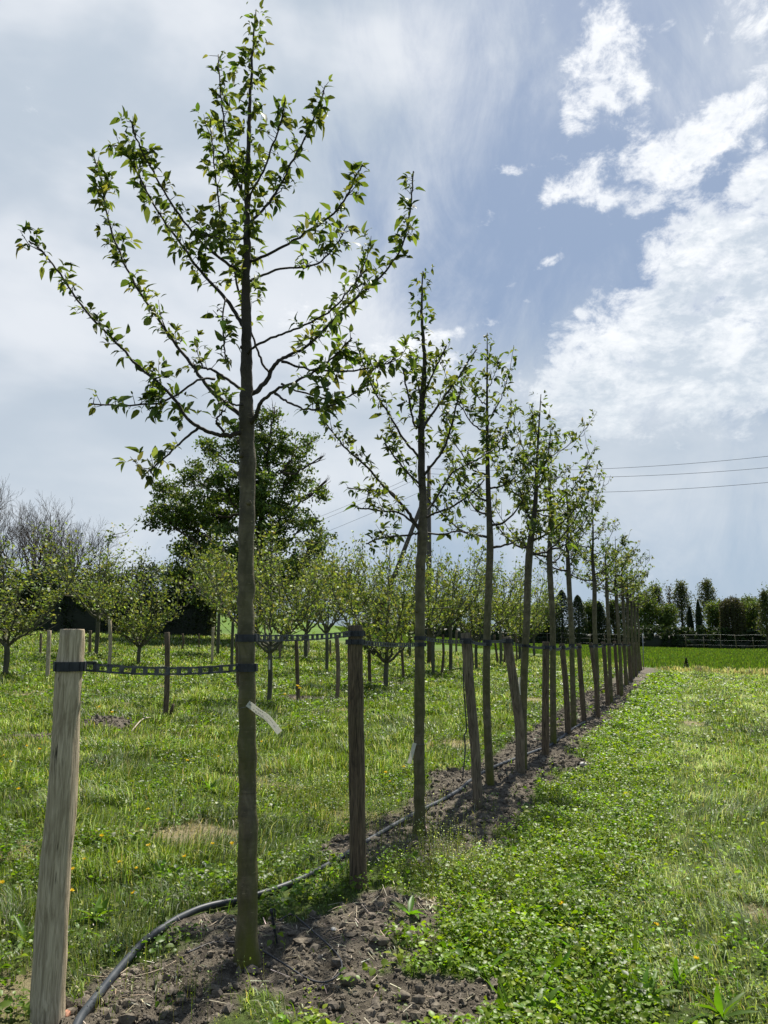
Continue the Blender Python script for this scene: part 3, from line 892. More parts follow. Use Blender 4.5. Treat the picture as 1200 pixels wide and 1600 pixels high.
lumpthing('soil_clod', 628, 1560, .040, 'clod', 'wide flat soil clod right of the round clod, near the weeds', 'clod', 2, .5)
lumpthing('soil_clod', 599, 1488, .03, 'clod', 'smaller soil clod above the flat clod in the bare patch', 'clod', 3)
lumpthing('stone', 521, 1463, .017, 'stone', 'small pale cream stone on soil right of the first trunk', 'stone', 4)
lumpthing('stone', 104, 1588, .024, 'brick', 'reddish terracotta stone at the foot of the pale stake', 'stone', 5)
lumpthing('stone', 911, 1198, .05, 'stone', 'flat whitish stone at the edge of soil and clover', 'stone', 6, .5)
lumpthing('stone', 504, 1501, .010, 'stone', 'tiny grey-white pebble inside the loop of drip tube', 'stone', 7)

# yellow flowers
def flowers():
    r = np.random.default_rng(15)
    spots = [(105, 1441), (82, 1342), (12, 1200), (38, 1187), (235, 1295), (335, 1343), (365, 1342), (300, 1368), (190, 1378), (210, 1386), (134, 1372), (245, 1357), (225, 1428), (12, 1408),
             (463, 1097), (470, 1103), (447, 1108), (602, 1237), (612, 1243), (625, 1228), (893, 1457), (1018, 1481), (1096, 1543), (1193, 1597), (160, 1140), (172, 1143), (60, 1195), (5, 1215), (30, 1262), (160, 1345), (120, 1395), (410, 1180), (570, 1250), (290, 1215), (345, 1205), (95, 1215)]
    proto = None
    for (px, py) in spots:
        g = G(px, py)
        if proto is None:
            root = empty('yellow_flower', g, 'small yellow wild flower on a thin green stem in the grass', 'flower', 'yellow flowers scattered in the grass')
            mb = MB(); tube(mb, [(0, 0, -.01), (.004, 0, .05), (.006, .002, .105)], [.0014, .0012, .001], 4, (.1, .15, .03)); mb.build('stem', M['weed'], root)
            mb = MB(); k = 12; a = np.arange(k) * 2.4
            leaves(mb, np.tile([.006, .002, .105], (k, 1)), np.stack([np.cos(a), np.sin(a), .3 + .4 * (np.arange(k) % 3)], 1), .013, .007, (.80, .58, .02), .1, .1, None, r)
            mb.build('petals', M['petal'], root)
            proto = root
        else:
            root = proto.copy(); COL.objects.link(root); root.location = g
            for ch in proto.children:
                c = ch.copy(); COL.objects.link(c); c.parent = root
        root.rotation_euler = (r.normal() * .2, r.normal() * .2, r.random() * 6)
        s = (1.0 + .5 * r.random()) * max(1, g[1] / 7)
        root.scale = (s, s, s)
flowers()

# ------------------------------------------------------------------ near row: stakes
def width_m(wpx, Y): return wpx * Y / 1216.0
ORD = ['first', 'second', 'third', 'fourth', 'fifth', 'sixth', 'seventh', 'eighth', 'ninth', 'tenth', 'eleventh', 'twelfth', 'thirteenth', 'fourteenth', 'fifteenth', 'sixteenth', 'seventeenth', 'eighteenth', 'nineteenth', 'twentieth']
STK = {}
def stake(key, pts, wb, wt, mat, label, group, seed=0, sides=18, name='wooden_stake'):
    """pts: pixels from foot to top; widths in pixels"""
    g = G(*pts[0]); Yd = g[1]
    P = [at(px, py, Yd) for px, py in pts]; P[0] = g
    P = np.array(P)
    foot = P[0] + (P[0] - P[1]) / np.linalg.norm(P[0] - P[1]) * .12
    P = np.vstack([foot, P])
    r0, r1 = width_m(wb, Yd) / 2, width_m(wt, Yd) / 2
    t = np.linspace(0, 1, len(P)); R = r0 + (r1 - r0) * t
    Q, RR = smoothpath(P, R, 6 if Yd < 9 else 3)
    # chamfered, slightly battered top
    T = Q[-1] - Q[-2]; T /= np.linalg.norm(T)
    Q = np.vstack([Q[:-1], Q[-1] - T * .004, Q[-1], Q[-1] + T * .001]); RR = np.append(RR[:-1], [RR[-1], RR[-1] * .93, RR[-1] * .5])
    mb = MB(); tube(mb, Q, RR, sides, None, .10, seed)
    o = mb.build(name, M[mat], None, True, origin=g)
    tag(o, label, 'stake', group)
    STK[key] = (P, np.append(R[:1], R[1:]), Yd)
    return o
def on(key, py):
    """centre and radius of a stake or trunk at the height seen at pixel row py"""
    P, R, Yd = STK[key]
    zt = at(600, py, Yd)[2]
    z = P[:, 2]
    return np.array([np.interp(zt, z, P[:, 0]), np.interp(zt, z, P[:, 1]), zt]), float(np.interp(zt, z, R))
SG = 'wooden stakes along the near tree row'
stake('P1', [(72, 1612), (81, 1440), (96, 1240), (106, 1080), (113, 983)], 51, 37, 'post_pale', 'thick pale grey wooden stake, nearest to the camera at the left', SG, 3, 28)
stake('P2', [(560, 1398), (558, 1250), (556, 1100), (555, 977)], 25, 24, 'post_dark', 'dark split wooden stake between the first and second tree', SG, 5, 22)
stake('P3', [(747, 1268), (743, 1180), (735, 1090), (727, 989)], 15, 15, 'post_mid', 'brown bowed stake leaning left between second and third tree', SG, 7)
stake('P4', [(813, 1212), (812, 1140), (803, 1070), (792, 995)], 15, 14, 'post_mid', 'greyish curved stake leaning left against the fourth trunk', SG, 9)
far_st = [((852, 1185), (853, 1003), 12), ((888, 1152), (878, 1005), 9.5), ((913, 1133), (904, 1006), 8.5), ((935, 1123), (923, 1005), 6.5), ((950, 1105), (943, 1003), 7), ((967, 1087), (960, 1002), 5.5), ((981, 1072), (973, 1003), 4.5), ((987, 1066), (983, 1004), 4.5), ((994, 1058), (990, 1004), 4), ((1002, 1048), (997, 1004), 4)]
for i_, (b, t, w) in enumerate(far_st):
    stake('P%d' % (5 + i_), [b, ((b[0] + t[0]) / 2 + (1.5 if i_ in (1, 3) else 0), (b[1] + t[1]) / 2), t], w, w * .92, 'post_dark',
          'dark wooden stake, %s from the camera in the near row' % ORD[4 + i_], SG, 20 + i_, 12)

# ------------------------------------------------------------------ trees of the near row
APPLE = [(.088, .130, .028), (.13, .18, .040), (.058, .090, .022), (.20, .25, .065), (.13, .16, .06)]
def leafy(mb, P, t0, step, nper, size, r, spread=1.0, dense_tip=True, droop=.0):
    """spurs with a whorl of leaves along the outer part of a branch"""
    seg = np.linalg.norm(np.diff(P, axis=0), axis=1); s = np.concatenate([[0], np.cumsum(seg)]); Ltot = s[-1]
    n = max(2, int(Ltot * (1 - t0) / step))
    ts = t0 + (1 - t0) * (np.arange(n) + r.random(n) * .8) / n
    ts = np.clip(ts, 0, 1)
    c = np.stack([np.interp(ts * Ltot, s, P[:, k]) for k in range(3)], 1)
    c2 = np.stack([np.interp(np.minimum(ts * Ltot + .02, Ltot + .001), s, P[:, k]) for k in range(3)], 1)
    T = norm(c2 - c + 1e-6)
    # spur: short stub off the branch
    side = norm(r.normal(size=(n, 3)) + np.array([0, 0, .35])); side = norm(side - T * np.sum(side * T, 1)[:, None] * .6)
    sl = (.010 + .045 * r.random(n) ** 1.3) * spread * (size / .045)
    e = c + side * sl[:, None]
    m = r.integers(1, nper + 2, n) + (r.random(n) < .12) * r.integers(2, 6, n)
    idx = np.repeat(np.arange(n), m)
    k = len(idx)
    d = norm(side[idx] * .75 + r.normal(size=(k, 3)) * .55 + T[idx] * .25 + np.array([0, 0, .12 - droop]))
    sz = size * (.35 + .85 * r.random(k) ** 1.2 + .5 * (r.random(k) > .96)) * (1.0 - .25 * (ts[idx] > .93))
    pos = e[idx] + d * (sz * (.08 + .20 * r.random(k)))[:, None]
    if size < .06:      # petioles of the near trees
        pe = e[idx]; w_ = np.array([.0007, 0, .0007])
        mb.add(np.stack([pe - w_, pe + w_, pos + w_, pos - w_], 1).reshape(-1, 3), np.arange(k * 4).reshape(-1, 4), None, (.08, .10, .03))
    base = pal(n, APPLE, [4, 3, 3, 1.6, 1], .14, r)[idx] * (1 + .15 * r.normal(size=(k, 1)))
    leaves(mb, pos, d, sz, sz * (.50 + .14 * r.random(k)), np.clip(base, .01, .5), .35, .65, None, r)
    return c, e

def limbmesh(mb, P, R, sides=7, knob=0):
    tube(mb, P, R, sides, None, .08 if R[0] > .006 else 0, knob)

def knots(P, r, amp):
    """slight zigzag of a growing shoot"""
    Q = P.copy()
    n = len(P)
    k = r.normal(size=(n, 3)) * amp; k[0] = 0
    return Q + k

def traced_tree(key, name, label, base, trunk, branches, leafsize, seed, group, stepm=.05, nper=5):
    g = G(*base); Yd = g[1]
    root = empty(name, g, label, 'tree', group)
    r = np.random.default_rng(seed)
    T = np.array([at(px, py, Yd) for px, py, w in trunk]); T[0] = g - np.array([0, 0, .06])
    R = np.array([width_m(w, Yd) / 2 for px, py, w in trunk])
    Q, RR = smoothpath(T, R, 7)
    hts = Q[:, 2] - g[2]
    RR = RR * (1 + .38 * np.exp(-np.maximum(hts, 0) / .05) + .05 * np.exp(-((hts - .93) / .05) ** 2) + .06 * np.exp(-((hts - 2.25) / .09) ** 2)) * (1 + .035 * np.sin(hts * 23) * r.random())
    Q[3:] += r.normal(size=(len(Q) - 3, 3)) * np.array([.0022, .0022, 0])
    mb = MB(); tube(mb, Q, RR, 20, None, .06, seed)
    # pruning scars: low knobs on the trunk
    for i_ in range(9):
        k = r.integers(int(len(Q) * .25), int(len(Q) * .75)); a = r.random() * 6.3
        c = Q[k] + np.array([math.cos(a), math.sin(a), 0]) * RR[k] * .9
        tube(mb, [c, c + np.array([math.cos(a), math.sin(a), .15]) * RR[k] * .38], [RR[k] * .42, RR[k] * .26], 9)
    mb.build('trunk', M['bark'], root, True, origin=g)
    STK[key] = (T, R, Yd)
    ml = MB()
    for (pts, w0, w1, dy, t0) in branches:
        n = len(pts); f = np.linspace(0, 1, n)
        P = np.array([at(px, py, Yd + dy * (ff ** 1.1)) for (px, py), ff in zip(pts, f)])
        Rb = np.array([width_m(w0 * .80 * (1 - ff) ** 2.0 + (w1 * 1.1 + 1.2 * (1 - ff)) * (1 - (1 - ff) ** 2.0), Yd) / 2 for ff in f])
        P, Rb = smoothpath(P, Rb, 6)
        P = knots(P, r, .0022)
        Rb[:3] *= np.array([1.35, 1.15, 1.05])
        mb = MB(); limbmesh(mb, P, Rb, 8, seed)
        c, e = leafy(ml, P, t0, stepm, nper, leafsize, r)
        for a, b in zip(c, e): tube(mb, [a, b], [.0022, .0015], 4, cap=False)
        # short side shoots
        Lt = np.linalg.norm(np.diff(P, axis=0), axis=1).sum()
        for _ in range(int(Lt * 3.2)):
            k = r.integers(int(len(P) * max(.25, t0)), len(P) - 2)
            tdir = norm(P[k + 1] - P[k])
            d = norm(tdir * .9 + norm(r.normal(size=3)) * .8 + np.array([0, 0, .35]))
            ln = .06 + .13 * r.random()
            S = np.array([P[k], P[k] + d * ln * .5, P[k] + norm(d + np.array([0, 0, .4])) * ln])
            tube(mb, S, [Rb[k] * .55 + .0008, .0022, .0012], 5)
            leafy(ml, S, .3, stepm * .75, nper, leafsize, r)
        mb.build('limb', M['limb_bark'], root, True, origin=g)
    # leader foliage
    leafy(ml, Q, trunk_leaf_start(T, g), stepm * .5, nper, leafsize, r, 1.5)
    ml.build('foliage', M['leaf'], root, True, origin=g)
    return root, g
def trunk_leaf_start(T, g): return .66

TG = 'young standard apple trees in the near row'
t1 = [(386, 1515, 31), (387, 1380, 30), (387, 1250, 28), (386, 1100, 26.5), (385, 1000, 26), (385, 860, 25.5), (387, 740, 25), (385, 660, 25), (385, 600, 20), (385, 520, 17), (384, 440, 15), (386, 380, 13), (386, 330, 10), (388, 250, 8), (390, 170, 6), (394, 90, 4), (400, 14, 2)]
b1 = [
 ([(383, 668), (373, 677), (344, 680), (318, 671), (292, 653), (268, 618), (216, 572), (175, 528), (128, 478), (88, 420), (64, 390), (45, 377)], 11, 2.4, -.30, .30),
 ([(310, 668), (280, 694), (250, 722), (224, 743)], 5, 2, -.15, .35),
 ([(383, 655), (373, 647), (327, 607), (292, 560), (245, 496), (198, 420), (169, 344), (158, 280), (146, 245)], 11, 2.4, .35, .30),
 ([(335, 592), (309, 595), (257, 627), (192, 633), (142, 632)], 5, 2, -.35, .45),
 ([(384, 612), (373, 605), (350, 589), (330, 577), (315, 575), (295, 567)], 8, 3, .2, .6),
 ([(384, 515), (372, 497), (353, 467), (321, 432), (280, 379), (245, 327), (216, 274), (192, 233), (170, 226)], 10, 2.2, .15, .22),
 ([(384, 427), (359, 414), (315, 379), (274, 327), (239, 268), (215, 222), (203, 187)], 7, 2.2, -.35, .2),
 ([(386, 505), (380, 485), (365, 420), (350, 362), (338, 292), (333, 233), (327, 180)], 6, 2, .4, .2),
 ([(386, 320), (380, 304), (362, 262), (350, 192), (344, 140), (341, 86)], 6, 2, .25, .2),
 ([(385, 372), (365, 374), (344, 373), (315, 367)], 4.5, 2, -.4, .4),
 ([(388, 350), (396, 342), (426, 309), (455, 257), (484, 198), (502, 158), (508, 134)], 7, 2, .2, .15),
 ([(388, 315), (396, 295), (414, 262), (432, 210), (441, 180), (446, 152)], 5, 2, -.25, .2),
 ([(388, 408), (403, 405), (443, 385), (490, 356), (525, 330), (545, 300), (556, 275), (568, 256)], 6.5, 2, -.3, .3),
 ([(387, 440), (403, 433), (437, 420), (490, 414), (515, 395), (530, 375), (543, 350)], 6, 2, .4, .35),
 ([(385, 616), (400, 612), (417, 593), (432, 566), (455, 553), (484, 537), (543, 478), (595, 432), (628, 384), (642, 321), (645, 268)], 12, 2.4, .25, .30),
 ([(386, 556), (397, 542), (430, 526), (467, 513), (520, 482), (554, 443), (572, 420)], 5.5, 2, -.45, .45),
 ([(434, 566), (420, 580), (408, 560), (396, 530), (386, 505)], 5, 3, .05, .9),
 ([(385, 668), (397, 655), (408, 630), (426, 612), (460, 597), (496, 577), (525, 554), (550, 528)], 11, 2.2, -.3, .5),
 ([(440, 565), (484, 577), (542, 580), (601, 569), (618, 560)], 5, 2, -.15, .4),
 ([(430, 615), (450, 628), (480, 640), (502, 639), (525, 632)], 5, 2, -.5, .5),
 ([(384, 632), (368, 633), (352, 627), (340, 632)], 4, 2, -.35, .5),
 ([(350, 675), (338, 660), (344, 648), (352, 640)], 5, 2, -.1, .3),
 ([(352, 466), (348, 500), (350, 540), (352, 560)], 3, 2, -.2, .2),
 ([(440, 600), (470, 612), (530, 625), (575, 600)], 4, 1.8, -.2, .5),
]
root1, g1 = traced_tree('T1', 'apple_tree', 'tall young apple tree nearest the camera, cream tag on its trunk', (386, 1515), t1, b1, .046, 101, TG, .017, 4)

t2 = [(655, 1307, 17.5), (655, 1200, 16.5), (655, 1100, 16), (656, 1000, 15.5), (657, 900, 15.5), (660, 840, 16), (661, 790, 13), (658, 710, 11.5), (660, 620, 10), (664, 570, 7), (659, 500, 4.5), (659, 460, 3.2), (661, 424, 2)]
b2 = [
 ([(657, 830), (645, 812), (633, 794), (606, 767), (574, 730), (542, 702), (519, 675), (500, 647)], 8, 2, -.3, .35),
 ([(660, 722), (652, 711), (629, 684), (606, 643), (587, 615), (568, 570), (556, 533)], 6, 2, .2, .25),
 ([(658, 830), (640, 812), (620, 800), (601, 799), (575, 795), (558, 794)], 5, 2, -.3, .35),
 ([(622, 782), (610, 768), (585, 766), (542, 763)], 3.5, 1.8, .15, .35),
 ([(658, 668), (647, 663), (640, 629), (634, 600), (630, 575)], 4.5, 2, -.3, .25),
 ([(662, 668), (668, 657), (688, 629), (711, 597), (728, 570), (745, 545)], 6, 2, .3, .25),
 ([(660, 745), (672, 730), (693, 702), (705, 665), (714, 630), (722, 603)], 6, 2, -.35, .3),
 ([(660, 800), (675, 788), (707, 739), (743, 720), (771, 702)], 5, 2, .35, .3),
 ([(660, 812), (680, 802), (710, 790), (735, 772), (757, 750)], 5, 2, -.2, .35),
 ([(658, 760), (652, 753), (634, 735), (615, 712), (601, 692)], 4.5, 2, -.4, .3),
 ([(660, 628), (666, 608), (678, 580), (692, 552), (698, 540)], 4.5, 2, -.2, .2),
 ([(658, 832), (640, 836), (615, 838), (590, 842), (572, 850)], 4.5, 2, -.5, .35),
 ([(661, 640), (655, 610), (646, 575), (640, 545)], 3.5, 2, .3, .2),
 ([(662, 832), (690, 835), (720, 830), (745, 842)], 4, 2, .3, .35),
]
root2, g2 = traced_tree('T2', 'apple_tree', 'young apple tree, second in the near row, white tag low on trunk', (655, 1307), t2, b2, .053, 102, TG, .024, 4)

def row_tree(key, base, top, cr, w, lean, label, seed, nl, R_, leaf=.066, step=.045, group=TG, spreadx=1.0, name='apple_tree', split=True):
    """base pixel, top pixel, pixel row of the first fork, trunk width in pixels"""
    g = G(*base); Yd = g[1]
    root = empty(name, g, label, 'tree', group)
    r = np.random.default_rng(seed)
    tp = at(top[0], top[1], Yd); cz = at(base[0], cr, Yd)[2] - g[2]
    Hh = tp[2] - g[2]; rad = width_m(w, Yd) / 2
    zs = np.array([-.06, .0, cz * .33, cz * .66, cz, cz + (Hh - cz) * .3, cz + (Hh - cz) * .6, Hh])
    lat = tp[0] - g[0]
    P = np.stack([lat * (zs / Hh) ** 1.3 * (zs > 0) + r.normal(size=8) * .012, r.normal(size=8) * .02, zs], 1); P[0, :2] = P[1, :2] = 0
    Rr = rad * np.array([1.15, 1.08, .96, .9, .92, .6, .36, .1])
    Q, RR = smoothpath(P, Rr, 5)
    mb = MB(); tube(mb, Q, RR, 12, None, .05, seed)
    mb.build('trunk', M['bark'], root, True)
    STK[key] = (P + g, Rr, Yd)
    ml = MB(); mball = MB()
    LH = Hh - cz
    for i_ in range(nl):
        f = (i_ / nl) ** 1.15
        z0 = cz + LH * f * .80 * (1 if i_ else 0)
        a = i_ * 2.4 + r.random() * 1.4
        ln = R_ * 1.12 * (1.05 - .62 * f) * (.65 + .7 * r.random())
        start = np.array([np.interp(z0, Q[:, 2], Q[:, 0]), np.interp(z0, Q[:, 2], Q[:, 1]), z0])
        rise = (.15 + .95 * r.random() + .8 * f)
        zmax = cz + LH * min(.88, .36 + .36 * r.random() + .42 * f)
        rise = min(rise, max(.10, (zmax - z0) / (1.35 * ln)))
        d = np.array([math.cos(a), math.sin(a), 0])
        pts = [start, start + d * ln * .28 + np.array([0, 0, .10 * rise * ln]), start + d * ln * .62 + np.array([0, 0, .50 * rise * ln]), start + d * ln * .86 + np.array([0, 0, .95 * rise * ln]), start + d * ln + np.array([0, 0, 1.35 * rise * ln])]
        r0 = rad * (.42 - .22 * f)
        B, RB_ = smoothpath(np.array(pts), np.array([r0, r0 * .62, r0 * .38, r0 * .24, .002]), 5)
        B = knots(B, r, .005)
        mm = MB() if split else mball
        limbmesh(mm, B, np.maximum(RB_, .002), 6, seed)
        leafy(ml, B, .22, step, 5, leaf, r)
        for _ in range(int(4 + 7 * ln)):
            k = r.integers(3, len(B) - 3)
            dd = norm(norm(B[k + 1] - B[k]) * .8 + norm(r.normal(size=3)) * .8 + np.array([0, 0, .4])); l2 = (.14 + .26 * r.random()) * min(1, ln)
            S = np.array([B[k], B[k] + dd * l2 * .5, B[k] + norm(dd + np.array([0, 0, .5])) * l2])
            tube(mm, S, [max(RB_[k] * .5, .003), .003, .0016], 5)
            leafy(ml, S, .2, step, 5, leaf, r)
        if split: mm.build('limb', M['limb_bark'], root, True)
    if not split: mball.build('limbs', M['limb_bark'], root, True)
    leafy(ml, Q, .70, step * .45, 5, leaf, r, 1.6)
    ml.build('foliage', M['leaf'], root, True)
    return root

row_tree('T3', (766, 1232), (761, 520), 855, 12.5, 0, 'young apple tree, third in the near row, straight pointed leader', 201, 13, .74, .062, .046)
row_tree('T4', (817, 1205), (845, 615), 868, 12.5, 0, 'young apple tree, fourth in the near row, thick fork and right-leaning top', 202, 13, .84, .060, .050)
row_tree('T5', (865, 1168), (856, 700), 880, 10, 0, 'young apple tree, fifth in the near row, behind the straight dark stake', 203, 11, .76, .060, .062)
row_tree('T6', (897, 1140), (886, 742), 900, 8.5, 0, 'young apple tree, sixth in the near row, wide open crown', 215, 12, .90, .060, .062)
row_tree('T7', (933, 1116), (925, 782), 915, 7.5, 0, 'young apple tree, seventh in the near row, low forked limb at left', 205, 10, .85, .062, .065)
rest = [((955, 1100), (946, 850), 925), ((971, 1088), (960, 838), 930), ((978, 1073), (971, 862), 935), ((985, 1065), (979, 880), 940), ((990, 1060), (985, 892), 945), ((995, 1055), (990, 900), 950), ((999, 1050), (997, 908), 955)]
for i_, (b, t, c_) in enumerate(rest):
    row_tree('T%d' % (8 + i_), b, t, c_, 6.0 - i_ * .4, 0, 'small young apple tree, %s in the near row counting from the camera' % ORD[7 + i_], 300 + i_ * 7, 8 + (i_ * 3) % 4, .78 + .08 * (i_ % 3), .08, .095, TG, 1, 'apple_tree', False)

# ------------------------------------------------------------------ rubber ties between stakes and trunks
def strap(A, ra, B, rb, label, h=.034, sag=.01, fine=True, group='rubber ties between stakes and trunks', mat='rubber'):
    A = np.asarray(A, float); B = np.asarray(B, float)
    u = norm(B - A); up = np.array([0, 0, 1.0]); s = norm(np.cross(up, u)); 
    root = empty('tree_tie', A, label, 'tree tie', group)
    for (c, rr) in ((A, ra), (B, rb)):
        mb = MB(); n = 28; a = np.linspace(0, 2 * math.pi, n, endpoint=False)
        ring = np.stack([np.cos(a), np.sin(a), 0 * a], 1)
        v = []
        for (ro, z) in ((rr * 1.06 + .0015, -h / 2), (rr * 1.06 + .0065, -h / 2), (rr * 1.06 + .0065, h / 2), (rr * 1.06 + .0015, h / 2)):
            v.append(c + ring * ro + up * z)
        v = np.concatenate(v); j = np.arange(n); k = (j + 1) % n
        q = np.concatenate([np.stack([j + a_ * n, k + a_ * n, k + b_ * n, j + b_ * n], 1) for a_, b_ in ((0, 1), (1, 2), (2, 3), (3, 0))])
        mb.add(v, q)
        # raised plates on the band
        if fine:
            for t in np.arange(0, 2 * math.pi, .055 / (rr + .006)):
                d = np.array([math.cos(t), math.sin(t), 0]); e = np.array([-math.sin(t), math.cos(t), 0])
                box(mb, c + d * (rr * 1.06 + .008), d, e, up, .005, .016, h * .96)
        mb.build('band', M['rubber'], root, False, origin=A)
    a0, b0 = A + u * (ra * 1.05), B - u * (rb * 1.05)
    Ln = np.linalg.norm(b0 - a0)
    if Ln > .02:
        pitch = .052 if fine else .08
        n = max(1, int(round(Ln / pitch))); mb = MB()
        tt = np.linspace(0, 1, n + 1)
        P = a0[None] * (1 - tt[:, None]) + b0[None] * tt[:, None]; P[:, 2] -= sag * 4 * tt * (1 - tt)
        for i_ in range(n):
            p, q_ = P[i_], P[i_ + 1]; d = norm(q_ - p); l = np.linalg.norm(q_ - p) * 1.02; c = (p + q_) / 2
            nn = norm(np.cross(d, up)); vv = np.cross(nn, d)
            hh = h * (.92 if i_ % 2 else 1.0)
            box(mb, c + vv * hh * .38, d, nn, vv, l, .005, hh * .24)
            box(mb, c - vv * hh * .38, d, nn, vv, l, .005, hh * .24)
            box(mb, c - d * l * .36, d, nn, vv, l * .34, .0075, hh * 1.04)
        mb.build('link_strap', M['rubber_worn' if mat == 'rubber' else mat], root, False, origin=A)
        # buckle where the strap meets the stake
        mb = MB(); c = a0 + u * .03
        for k in (-1, 1): box(mb, c + up * h * .45 * k, u, s, up, .045, .012, .008)
        box(mb, c + u * .02, u, s, up, .010, .014, h * 1.05); box(mb, c - u * .02, u, s, up, .008, .014, h * 1.05)
        mb.build('buckle', M['rubber'], root, False, origin=A)
    return root
def tie(a, ya, b, yb, label, **k):
    A, ra = on(a, ya); B, rb = on(b, yb)
    return strap(A, ra, B, rb, label, **k)
tie('P1', 1041, 'T1', 1043, 'long black link tie from pale stake to the first tree', h=.037, sag=.018)
tie('T1', 997, 'P2', 990, 'black link tie from first tree back to the dark split stake', h=.034, sag=.010)
tie('P2', 1003, 'T2', 1007, 'black link tie from dark split stake to second tree', h=.03)
tie('T2', 997, 'P3', 1003, 'black link tie from second tree to bowed brown stake', h=.03)
tie('P3', 1000, 'T3', 1007, 'short black tie from bowed brown stake to third tree', h=.03)
tie('T3', 1002, 'P4', 1000, 'short black tie from third tree to greyish curved stake', h=.03)
tie('P4', 1003, 'T4', 1009, 'short black tie from curved stake to fourth tree', h=.03)
tie('T4', 1009, 'P5', 1012, 'black tie from fourth tree to straight dark fifth stake', h=.03)
prs = [('P5', 1011, 'T5', 1011), ('P6', 1011, 'T5', 1012), ('P6', 1012, 'T6', 1010), ('P7', 1011, 'T6', 1008), ('P8', 1010, 'T7', 1008), ('P9', 1008, 'T7', 1009), ('P10', 1007, 'T8', 1007), ('P11', 1008, 'T9', 1007), ('P12', 1008, 'T10', 1007)]
for i_, (a, ya, b, yb) in enumerate(prs):
    tie(a, ya, b, yb, 'black tie between %s stake and %s tree of the near row' % (ORD[int(a[1:]) - 1], ORD[int(b[1:]) - 1]), h=.04, sag=.03, fine=False)

# ------------------------------------------------------------------ paper tags, hose, drippers
def strip_mesh(P, Wd, side, nrm, th=.0006):
    P = np.asarray(P); mb = MB(); n = len(P)
    v = np.concatenate([P - side * Wd / 2 + nrm * th, P + side * Wd / 2 + nrm * th, P + side * Wd / 2 - nrm * th, P - side * Wd / 2 - nrm * th])
    j = np.arange(n - 1)
    q = np.concatenate([np.stack([j + a * n, j + 1 + a * n, j + 1 + b * n, j + b * n], 1) for a, b in ((0, 1), (1, 2), (2, 3), (3, 0))])
    q = np.vstack([q, [[0, n, 2 * n, 3 * n], [n - 1, 4 * n - 1, 3 * n - 1, 2 * n - 1]]])
    mb.add(v, q, None, (.78, .76, .68)); return mb
def paper_tag(pix, wpx, Yd, label, printed=True, mat='tag'):
    P = np.array([at(a, b, Yd + k) for (a, b), k in zip(pix, np.linspace(0, .015, len(pix)))])
    P, _ = smoothpath(P, None, 4)
    T = norm(np.gradient(P, axis=0)); nrm = np.tile(np.array([0.05, -1.0, .1]), (len(P), 1)); side = norm(np.cross(T, nrm)); nrm = norm(np.cross(side, T))
    nrm = np.where((nrm[:, 1] > 0)[:, None], -nrm, nrm)
    Wd = width_m(wpx, Yd)
    root = empty('paper_tag', P[0], label, 'label tag', 'plant labels tied to trunks')
    strip_mesh(P, Wd, side, nrm).build('slip', M[mat], root, False, origin=P[0])
    if printed:
        mb = MB(); n = len(P)
        for (a, b, off, w) in ((.24, .55, .22, .10), (.30, .50, -.22, .10), (.60, .80, -.1, .06), (.30, .75, .36, .05), (.83, .88, .05, .12), (.05, .14, -.1, .18)):
            t = np.linspace(a, b, 14) * (n - 1)
            Pp = np.stack([np.interp(t, np.arange(n), P[:, k]) for k in range(3)], 1)
            sd_ = np.stack([np.interp(t, np.arange(n), side[:, k]) for k in range(3)], 1); nn = np.stack([np.interp(t, np.arange(n), nrm[:, k]) for k in range(3)], 1)
            for i_ in range(0, 13):
                if (i_ * 7 + int(off * 100)) % 4 == 0: continue
                p, q_ = Pp[i_], Pp[i_] + (Pp[i_ + 1] - Pp[i_]) * .75
                c = [p + sd_[i_] * Wd * (off - w / 2), p + sd_[i_] * Wd * (off + w / 2), q_ + sd_[i_] * Wd * (off + w / 2), q_ + sd_[i_] * Wd * (off - w / 2)]
                mb.add(np.array(c) + nn[i_] * .0012, [[0, 1, 2, 3]])
        mb.build('print', M['ink'], root, False, origin=P[0])
    # tie thread round the trunk
    return root, P
Y1 = STK['T1'][2]; c1, r1 = on('T1', 1100)
rt, Pt = paper_tag([(387, 1099), (395, 1105), (404, 1112), (416, 1120), (426, 1131), (437, 1145)], 9.5, c1[1] - r1 - .006, 'cream printed paper tag curling off the first tree trunk')
mb = MB(); a = np.linspace(0, 2 * math.pi, 24)
tube(mb, np.stack([c1[0] + np.cos(a) * (r1 + .003), c1[1] + np.sin(a) * (r1 + .003), c1[2] + 0 * a - .01 + .01 * np.cos(a)], 1), .0011, 5, cap=False)
mb.build('thread', M['ink'], rt, True, origin=Pt[0])
c2, r2 = on('T2', 1165)
rt, Pt = paper_tag([(648, 1161), (645, 1172), (642, 1183), (639, 1193)], 6, c2[1] - r2 - .005, 'small white paper tag hanging left of the second tree trunk', False)
mb = MB(); tube(mb, np.stack([c2[0] + np.cos(a) * (r2 + .003), c2[1] + np.sin(a) * (r2 + .003), c2[2] + .012 + 0 * a], 1), .001, 5, cap=False); mb.build('thread', M['ink'], rt, True, origin=Pt[0])
c4, r4 = on('T4', 1070)
rt, Pt = paper_tag([(812, 1058), (811, 1070), (812, 1086)], 3.5, c4[1] - r4 - .02, 'narrow white paper tag on the fourth tree trunk', False)

